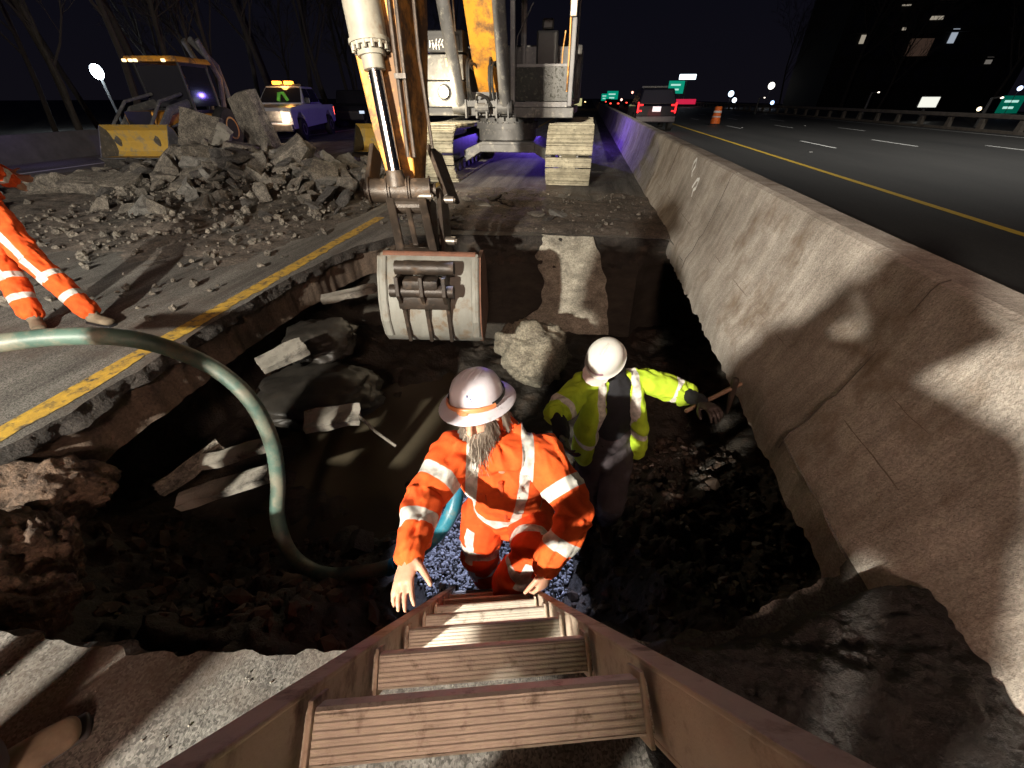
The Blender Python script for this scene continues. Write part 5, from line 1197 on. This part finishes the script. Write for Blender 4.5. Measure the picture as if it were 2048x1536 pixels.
    for q in 'RL':
        a, b, c = g('sh' + q), g('el' + q), g('wr' + q)
        cut = J.get('sleeve', .96)
        if cut > .6: m.tube([a, a.lerp(b, .5), b, b.lerp(c, .45), c.lerp(b, 1 - cut)], [.094, .088, .080, .068, .056], 16, round_=True)
        else: m.tube([a, a.lerp(b, .5), a.lerp(b, 1.02)], [.080, .080, .078], 16, round_=True)
        i = len(bones); bones += [(a, b), (b, c)]; l1 = (b - a).length; l2 = (c - b).length
        if cut > .6: bands += [(i, l1 * .50, l1 * .50 + .055), (i + 1, l2 * .42, l2 * .42 + .055)]
        else: bands += [(i, l1 * .72, l1 * .72 + .045)]
    jk = solid(m, jacket, M[top], voxel, 3, e, bones=bones, bands=bands, base=base, seed=seed, amp=.0125)
    # vertical tape over each shoulder, and the zip, by lateral distance from the centre line
    me = jk.data; n = len(me.vertices); V = np.empty(n * 3); me.vertices.foreach_get('co', V); V = V.reshape(-1, 3) + np.array(base)
    bd = np.empty(n); me.attributes['band'].data.foreach_get('value', bd)
    lat = (V - np.array(sh)) @ np.array(side); hh = (V - np.array(hip)) @ np.array(tor.normalized()); off = .115
    armd = np.full(n, 1e9)
    q = np.minimum(.026 - np.abs(np.abs(lat) - off), hh - (tl_ * .30 - tor.length * lo_)); 
    for k in 'RL':
        a = np.array(g('sh' + k)); b = np.array(g('el' + k)); d = b - a; d /= np.linalg.norm(d); rel = V - a; t_ = rel @ d
        isarm = (t_ > .06) & (np.linalg.norm(rel - np.clip(t_, 0, .3)[:, None] * d, axis=1) < .10) & (np.abs(lat) > .17); q = np.where(isarm, -1, q)
    bd = np.maximum(bd, q); me.attributes['band'].data.foreach_set('value', bd)
    if not openfront:
        m = MB(); pts = [hip + tor * (t - .05) + front * (.139 + .006 * math.sin(t * 5)) for t in (.42, .55, .7, .82)]; pts.append(sh + front * .118 - tor * .06); m.tube(pts, [(.011, .008)] * len(pts), 8, side=side); m.build('zip', M['zipm'], e, base)
        for s_ in (-1, 1):
            m = MB(); c_ = hip + tor * .74 + side * s_ * .075 + front * .134; m.box(c_, (.006, .05, .012), Matrix((side, tor.normalized(), front)).transposed(), bev=.002); m.build('pocket_zip', M['zipm'], e, base)
    else:
        m = MB(); m.tube([hip - tor * .22, hip + tor * .3, hip + tor * .75, sh, sh + (nk - sh) * .8], [(.165, .125), (.15, .12), (.155, .12), (.13, .10), (.07, .07)], 18, side=side, round_=True)
        for q in 'RL': a, b, c = g('sh' + q), g('el' + q), g('wr' + q); m.tube([a, b, b.lerp(c, .5), c], [.062, .056, .05, .042], 12, round_=True)
        bo = [(hip - tor * .2, sh)] + [(g('sh' + q), g('el' + q)) for q in 'RL'] + [(g('el' + q), g('wr' + q)) for q in 'RL']
        solid(m, 'shirt', M['dark'], .011, 3, e, bones=bo, base=base, seed=seed + 5, amp=.007)
    # ---- boots
    for q in 'RL':
        c = g('an' + q); f = Vector(J['toe' + q]).normalized(); up = (g('kn' + q) - c).normalized(); s_ = f.cross(up).normalized(); up2 = s_.cross(f)
        m = MB(); m.tube([c + up * .14, c + up * .04, c - up2 * .02], [.062, .056, .052], 14, round_=True)
        m.tube([c - up2 * .05 - f * .05, c - up2 * .045 + f * .03, c - up2 * .05 + f * .11, c - up2 * .055 + f * .175], [(.040, .036), (.046, .042), (.050, .034), (.046, .028)], 14, side=s_, round_=True)
        b_ = solid(m, 'boot', M[boots], .007, 3, e, base=base)
        m = MB(); m.tube([c - up2 * .086 - f * .075, c - up2 * .088 + f * .05, c - up2 * .088 + f * .20], [(.040, .012), (.044, .012), (.042, .012)], 14, side=s_, round_=True); m.build('sole', M['black'], b_, base, smooth=50)
    # ---- headgear
    fr = dict(side=hr)
    if hat == 'brim':
        o = hd + hu * (.058 if beard else .035); 
        prof_h = [(.158, -.004), (.164, .002), (.160, .007), (.135, .012), (.112, .026), (.111, .045), (.106, .075), (.092, .104), (.066, .125), (.035, .134), (.004, .136), (.003, .130), (.03, .128), (.062, .119), (.087, .099), (.101, .07), (.106, .02), (.13, .004)]
        m = MB(); m.lathe(prof_h, o, hu, 40, sx=.96, sy=1.08, side=hr)
        h_ = m.build('hard_hat', M['hatw'], e, base, smooth=50)
        m = MB()
        for of in (-.032, 0, .032):
            pts = []
            for k in range(13):
                a = -1.25 + 2.5 * k / 12; rr = .112; pts.append(o + hr * of * (1 - .35 * abs(a)) + hf * math.sin(a) * .118 * 1.0 + hu * (.022 + .118 * math.cos(a) * (.995 - abs(of) * 1.1)))
            m.tube(pts, [(.006, .004)] * 13, 8, side=hr)
        m.build('ridge', M['hatw'], h_, base, smooth=60)
        if beard:
            m = MB(); pts = []
            for k in range(21):
                a = -1.15 + 2.3 * k / 20; pts.append(o + hr * math.sin(a) * .118 + hf * math.cos(a) * .131 + hu * (.034 + .006 * math.cos(a * 2)))
            m.tube(pts, [(.011, .006)] * 21, 8, side=hu); gg = m.build('goggles', M['orangep'], e, base, smooth=60)
            m = MB(); m.sphere(o + hf * .129 + hu * .028, .017, 12, (1.5, .5, .9), Matrix((hr, hf, hu)).transposed()); m.build('nose_bridge', M['orangep'], gg, base)
            m = MB(); pts = []
            for k in range(21):
                a = 1.1 + 4.1 * k / 20; pts.append(o + hr * math.sin(a) * .114 + hf * math.cos(a) * .127 + hu * (.036))
            m.tube(pts, [(.010, .003)] * 21, 8, side=hu); m.build('strap', M['black'], gg, base, smooth=60)
            m = MB()
            for (a, b, c_) in ((-.035, .066, .14), (-.02, .085, .5), (-.028, .075, -.4)): p = o + hr * a + hf * .105 + hu * b; m.box(p, (.02, .004, .005), Matrix((hr, hf, hu)).transposed() @ Matrix.Rotation(c_ + 1.0, 3, 'Y'))
            ms = m.build('pen_scribble', mat('blue_ink', (.06, .08, .25), .5), h_, base); ms['kind'] = 'stuff'
    elif hat == 'cap':
        o = hd + hu * .035
        m = MB(); m.lathe([(.122, .0), (.124, .006), (.116, .012), (.112, .045), (.106, .075), (.092, .102), (.066, .122), (.035, .131), (.004, .133), (.003, .127), (.06, .117), (.1, .07), (.106, .01)], o, hu, 36, sx=.96, sy=1.1, side=hr); h_ = m.build('hard_hat', M['hatw2'], e, base, smooth=50)
        m = MB(); m.prism([(-.085, .07), (-.082, .125), (-.06, .165), (-.02, .185), (.02, .185), (.06, .165), (.082, .125), (.085, .07)], o + hu * .0 , hr, hf, hu * .007); m.build('visor', mat('hat_visor', (.62, .50, .46), .4), h_, base, bevel=.003)
        m = MB(); m.sphere(o + hf * .098 + hu * .052, .055, 18, (1.05, .42, .72), Matrix((hr, hf, hu)).transposed() @ Matrix.Rotation(R(28), 3, 'X')); m.build('sticker', M['pinkst'], h_, base, smooth=60)
        m = MB(); pts = [o + hf * math.sin(a) * .124 + hu * (.008 + .128 * math.cos(a)) for a in [-1.25 + 2.5 * k / 12 for k in range(13)]]; m.tube(pts, [(.010, .004)] * 13, 8, side=hr); m.build('ridge', M['hatw2'], h_, base, smooth=60)
        m = MB(); m.tube([hd - hf * .0 + hu * .06, hd + hf * .008 - hu * .02, hd + hf * .01 - hu * .08, nk - hf * .02], [(.086, .10), (.092, .108), (.085, .095), (.078, .075)], 18, side=hr, round_=True); solid(m, 'balaclava', M['dark'], .008, 3, e, base=base)
    # ---- beard and hair strands
    if beard:
        rr = random.Random(5); m = MB(); m2 = MB()
        for k in range(2300):
            a = rr.uniform(-1.75, 1.75); el = rr.uniform(-1.0, .12) if abs(a) < 1.0 else rr.uniform(-.8, .8)
            if abs(a) < .38 and el > -.28: 
                if rr.random() < .85: continue
            nrm = (hr * math.sin(a) * math.cos(el) + hf * math.cos(a) * math.cos(el) + hu * math.sin(el)); p = hd - hu * .045 + hf * .018 + Vector(hr) * nrm.dot(hr) * .072 + hf * nrm.dot(hf) * .074 + hu * nrm.dot(hu) * .062
            ln = rr.uniform(.035, .07) + .105 * max(0, math.cos(a)) ** 2 * (1 if el < .1 else .3); down = -hu * .75 - Vector((0, 0, .5)) + hf * .30
            q = [p - nrm * .004]; d = (nrm * .75 + down * .5).normalized()
            for j in range(4): d = (d * .62 + down.normalized() * .38 + hr * rr.uniform(-.34, .34) - hr * nrm.dot(hr) * .10 + hf * rr.uniform(-.3, .3)).normalized(); q.append(q[-1] + d * ln / 4)
            tgt = m2 if (rr.random() < .36 and abs(a) < .9) else m
            tgt.tube(q, [.0018, .0018, .0016, .0013, .0006], 3, cap=False)
        M['beardg'] = mat('pale_beard_hair', (.50, .45, .38), .55, c2=(.30, .25, .19), scale=20)
        b_ = m.build('beard', M['hair'], e, base, normals=False); b2 = m2.build('grey_strands', M['beardg'], b_, base, normals=False)
        m = MB()
        for k in range(900):
            a = rr.uniform(1.75, 4.55); p = hd + hu * rr.uniform(-.01, .04) + hr * math.sin(a) * .080 + hf * (math.cos(a) * .096 - .005); q = [p]; d = (hr * math.sin(a) + hf * math.cos(a) - hu * 1.4).normalized()
            for j in range(3): d = (d + Vector((rr.uniform(-.25, .25), rr.uniform(-.25, .25), -.45))).normalized(); q.append(q[-1] + d * rr.uniform(.025, .045))
            m.tube(q, [.002, .002, .0016, .0008], 3, cap=False)
        m.build('hair', M['hair'], e, base, normals=False)
    return e
M['zipm'] = mat('orange_zip_tape', (.60, .075, .012), .8, scale=20)
def stand(x, y, hd_, h=1.78, armR=None, armL=None, step=.12, spread=.16, z0=0, lean=0):
    """standing pose; hd_ = heading angle (0 looks along +y)"""
    f = Vector((-math.sin(hd_), math.cos(hd_), 0)); r = Vector((math.cos(hd_), math.sin(hd_), 0)); u = Vector((0, 0, 1)); o = Vector((x, y, z0)); k = h / 1.78
    P = lambda a, b, c: o + r * a * k + f * (b + lean * c) * k + u * c * k
    J = dict(head=P(0, .03, 1.62), hup=u, hfwd=f, neck=P(0, -.01, 1.49), shR=P(.19, 0, 1.43), shL=P(-.19, 0, 1.43), hipR=P(.09, 0, .93), hipL=P(-.09, 0, .93),
             knR=P(spread, step + .02, .50), knL=P(-spread, -step * .6 + .03, .50), anR=P(spread + .03, step, .09), anL=P(-spread - .03, -step, .09), toeR=f + r * .25, toeL=f - r * .25,
             elR=P(.30, -.03, 1.15), elL=P(-.30, -.03, 1.15), wrR=P(.30, .12, .92), wrL=P(-.30, .12, .92))
    J['shR'], J['shL'] = J['shR'], J['shL']
    if armR: J['elR'], J['wrR'] = P(*armR[0]), P(*armR[1])
    if armL: J['elL'], J['wrL'] = P(*armL[0]), P(*armL[1])
    J['lean'] = lean
    return J
V_ = Vector
# --- the man on the ladder (his right hand is at image left)
rail = lambda t, s_=1: P1 + dL * t + sL * s_ * (LW_ / 2 + .02) + nL * .045
wl_ = rail(1.22) ; 
JO = dict(head=at(960, 826, 1.68), hup=(-.13, .08, 1), hfwd=(-.22, -1, .06), neck=at(982, 876, 1.76),
          shR=at(912, 905, 1.72), shL=at(1082, 908, 1.76), elR=V_((-.53, .93, .27)), wrR=V_((-.475, .69, .33)), elL=V_((.13, 1.03, .16)), wrL=wl_ + V_((.012, .07, .075)),
          hipR=at(972, 1020, 2.22), hipL=at(1062, 1022, 2.28), knR=at(958, 1108, 2.32), anR=at(985, 1166, 2.72), knL=at(1066, 1112, 1.84), anL=at(1012, 1176, 2.16), girth=1.16, kneeband=True,
          toeR=(.05, -1, .05), toeL=(-.12, -1, -.15), jlen=.10, sleeve=.97, stripR=(-.45, -1, .2), stripL=(.1, -1, .3))
JO['elR'] = at(846, 1000, 1.56); JO['wrR'] = at(820, 1108, 1.34); JO['elL'] = at(1152, 1028, 1.66)
hdR = at(800, 1190, 1.24) - at(820, 1108, 1.34)
hO = {'R': ((hdR, (.25, .55, -.45), (1, 0, -.05)), dict(curl=(.22, .16, .18, .26), tcurl=.25, spread=.16, tang=.75, sc=1.08)),
      'L': ((dL * .15 - Vector((0, .25, .75)) + Vector((-.05, -.25, .0)), (-.55, .35, -.25), (-1, -.3, 0)), dict(curl=(.75, .8, .85, .9), tcurl=.5, spread=.05, tang=.6, sc=1.02))}
person('bearded worker in orange jacket and trousers with full-brim white hard hat, climbing the ladder', JO, voxel=.0072, hat='brim', beard=True, hands=hO, boots='bootd', seed=3, vbody=.0052)
# --- the worker with the hammer in the pit
JV = dict(head=at(1212, 722, 2.44), hup=(-.20, -.62, .78), hfwd=(-.50, -.70, -.62), neck=at(1226, 748, 2.54), shR=at(1172, 768, 2.55), shL=at(1284, 760, 2.62), elR=at(1112, 826, 2.42), wrR=at(1126, 872, 2.30),
          elL=at(1366, 786, 2.62), wrL=at(1404, 806, 2.44), hipR=at(1186, 886, 2.86), hipL=at(1240, 884, 2.90), knR=V_((.24, 2.02, -.80)), anR=V_((.27, 1.96, -1.18)), knL=V_((.40, 1.86, -.72)), anL=V_((.42, 2.05, -1.1)),
          toeR=(-.2, -1, -.1), toeL=(.1, -1, -.1), sleeve=.5, jlen=.12)
wv = JV['wrL']; hm0 = wv + V_((.055, -.02, .0)); hm1 = at(1480, 768, 2.38)
hV = {'L': (((wv - JV['elL']), (.2, -.3, -.9), (0, -.6, .6)), dict(curl=(.8, .85, .9, .9), tcurl=.6)), 'R': (((JV['wrR'] - JV['elR']), (.5, -.3, .2), (0, -1, .2)), dict(curl=(.6, .6, .65, .7)))}
person('worker in lime vest and white cap-style hard hat standing in the pit with a hammer', JV, top='lime', bottom='trous', boots='bootd', voxel=.008, hat='cap', gloves=True, openfront=True, hands=hV, jacket='vest', seed=9, vbody=.009)
e = empty('hammer', wv, 'long-handled hammer held out towards the barrier by the worker in lime', 'hammer')
hx = (hm1 - wv).normalized(); m = MB(); m.tube([wv - hx * .10, wv + hx * .1, hm1], [.014, .013, .015], 10, round_=True); m.build('handle', M['wood'], e, wv, smooth=50)
m = MB(); dn = V_((.1, 0, -1)).normalized(); hc = hm1 - hx * .04; m.tube([hc - dn * .05, hc + dn * .02, hc + dn * .10, hc + dn * .19], [(.022, .022), (.02, .02), (.016, .018), (.006, .016)], 10, round_=True); m.build('head', M['steel'], e, wv, smooth=50)
# --- worker standing on the far side of the shoulder line, image left
f0 = V_((-3.98, 2.52, .0)); f1 = V_((-4.50, 2.42, .0))
J3 = dict(head=V_((-5.0, 2.9, 1.66)), hup=(-.1, 0, 1), hfwd=(.5, .8, -.1), neck=V_((-4.98, 2.86, 1.50)), shR=V_((-4.78, 2.74, 1.43)), shL=V_((-5.13, 2.96, 1.43)), elR=V_((-4.66, 2.85, 1.16)), wrR=V_((-4.80, 3.05, 1.02)), elL=V_((-5.25, 3.1, 1.16)), wrL=V_((-5.0, 3.2, 1.05)),
          hipR=V_((-4.80, 2.78, .93)), hipL=V_((-4.96, 2.86, .93)), knR=V_((-4.46, 2.64, .50)), anR=f0 + V_((-.09, .03, .09)), knL=V_((-4.76, 2.62, .50)), anL=f1 + V_((0, 0, .09)), toeR=(1, -.15, 0), toeL=(.8, -.5, 0), stripR=(.5, -1, .2), stripL=(.6, -1, .0), jlen=.05)
person('worker in orange trousers with grey tape, standing at left beyond the yellow line', J3, top='orange', bottom='orange', boots='bootm', voxel=.009, hat='brim', seed=15, vbody=.010)
pch = [o for o in bpy.data.objects if o.name.startswith('person')][-1]
m = MB(); m.box((-4.70, 2.72, .96), (.16, .12, .24), Matrix.Rotation(.5, 3, 'Z'), bev=.03); m.tube([(-4.70, 2.70, 1.06), (-4.78, 2.66, 1.05), (-4.9, 2.7, 1.05)], .02, 8); m.build('tool_pouch', M['leather'], pch, pch.location)
# --- the crew standing around the camera; only one boot is in view, the rest placed for their shadows
J4 = stand(-1.27, -.06, R(-38), 1.76, step=.06, spread=.10, armR=((.23, .02, 1.16), (.02, .20, 1.14)), armL=((-.23, .02, 1.16), (-.02, .22, 1.08))); J4['anR'] = V_((-1.49, .02, .09)); J4['knL'] = V_((-1.46, -.16, .5)); J4['anL'] = V_((-1.62, -.30, .09)); J4['toeR'] = (.55, .62, 0); J4['knR'] = V_((-1.38, .0, .50))
person('bystander at the near left edge of the pit, only a tan boot in view', J4, top='lime', bottom='trous', boots='bootm', voxel=.012, hat='brim', seed=21, vbody=.014)
J5 = stand(-.53, -.80, R(-45), 1.78)
person('worker in orange standing behind the camera, left of the ladder', J5, top='orange', bottom='orange2', voxel=.013, hat='brim', seed=25, vbody=.014)
J6 = stand(.42, -.75, R(5), 1.80, armR=((.26, .10, 1.22), (.14, .38, 1.42)), armL=((-.26, .10, 1.22), (-.10, .38, 1.42)))
J7 = stand(.45, -1.45, R(-30), 1.80); person('worker in dark trousers and lime jacket, furthest back behind the ladder', J7, top='lime', bottom='trous', voxel=.013, hat='cap', seed=33, vbody=.014)
J8 = stand(-2.36, -.05, R(-80), 1.74); person('unseen worker in orange placed to shade the pool, nearest the flood light', J8, top='orange', bottom='orange2', voxel=.013, hat='brim', seed=35, vbody=.014)  # unseen figure added to keep the flood light off the pool
person('bystander directly behind the ladder with both hands raised', J6, top='lime', bottom='trous', voxel=.013, hat='brim', seed=28, vbody=.014)
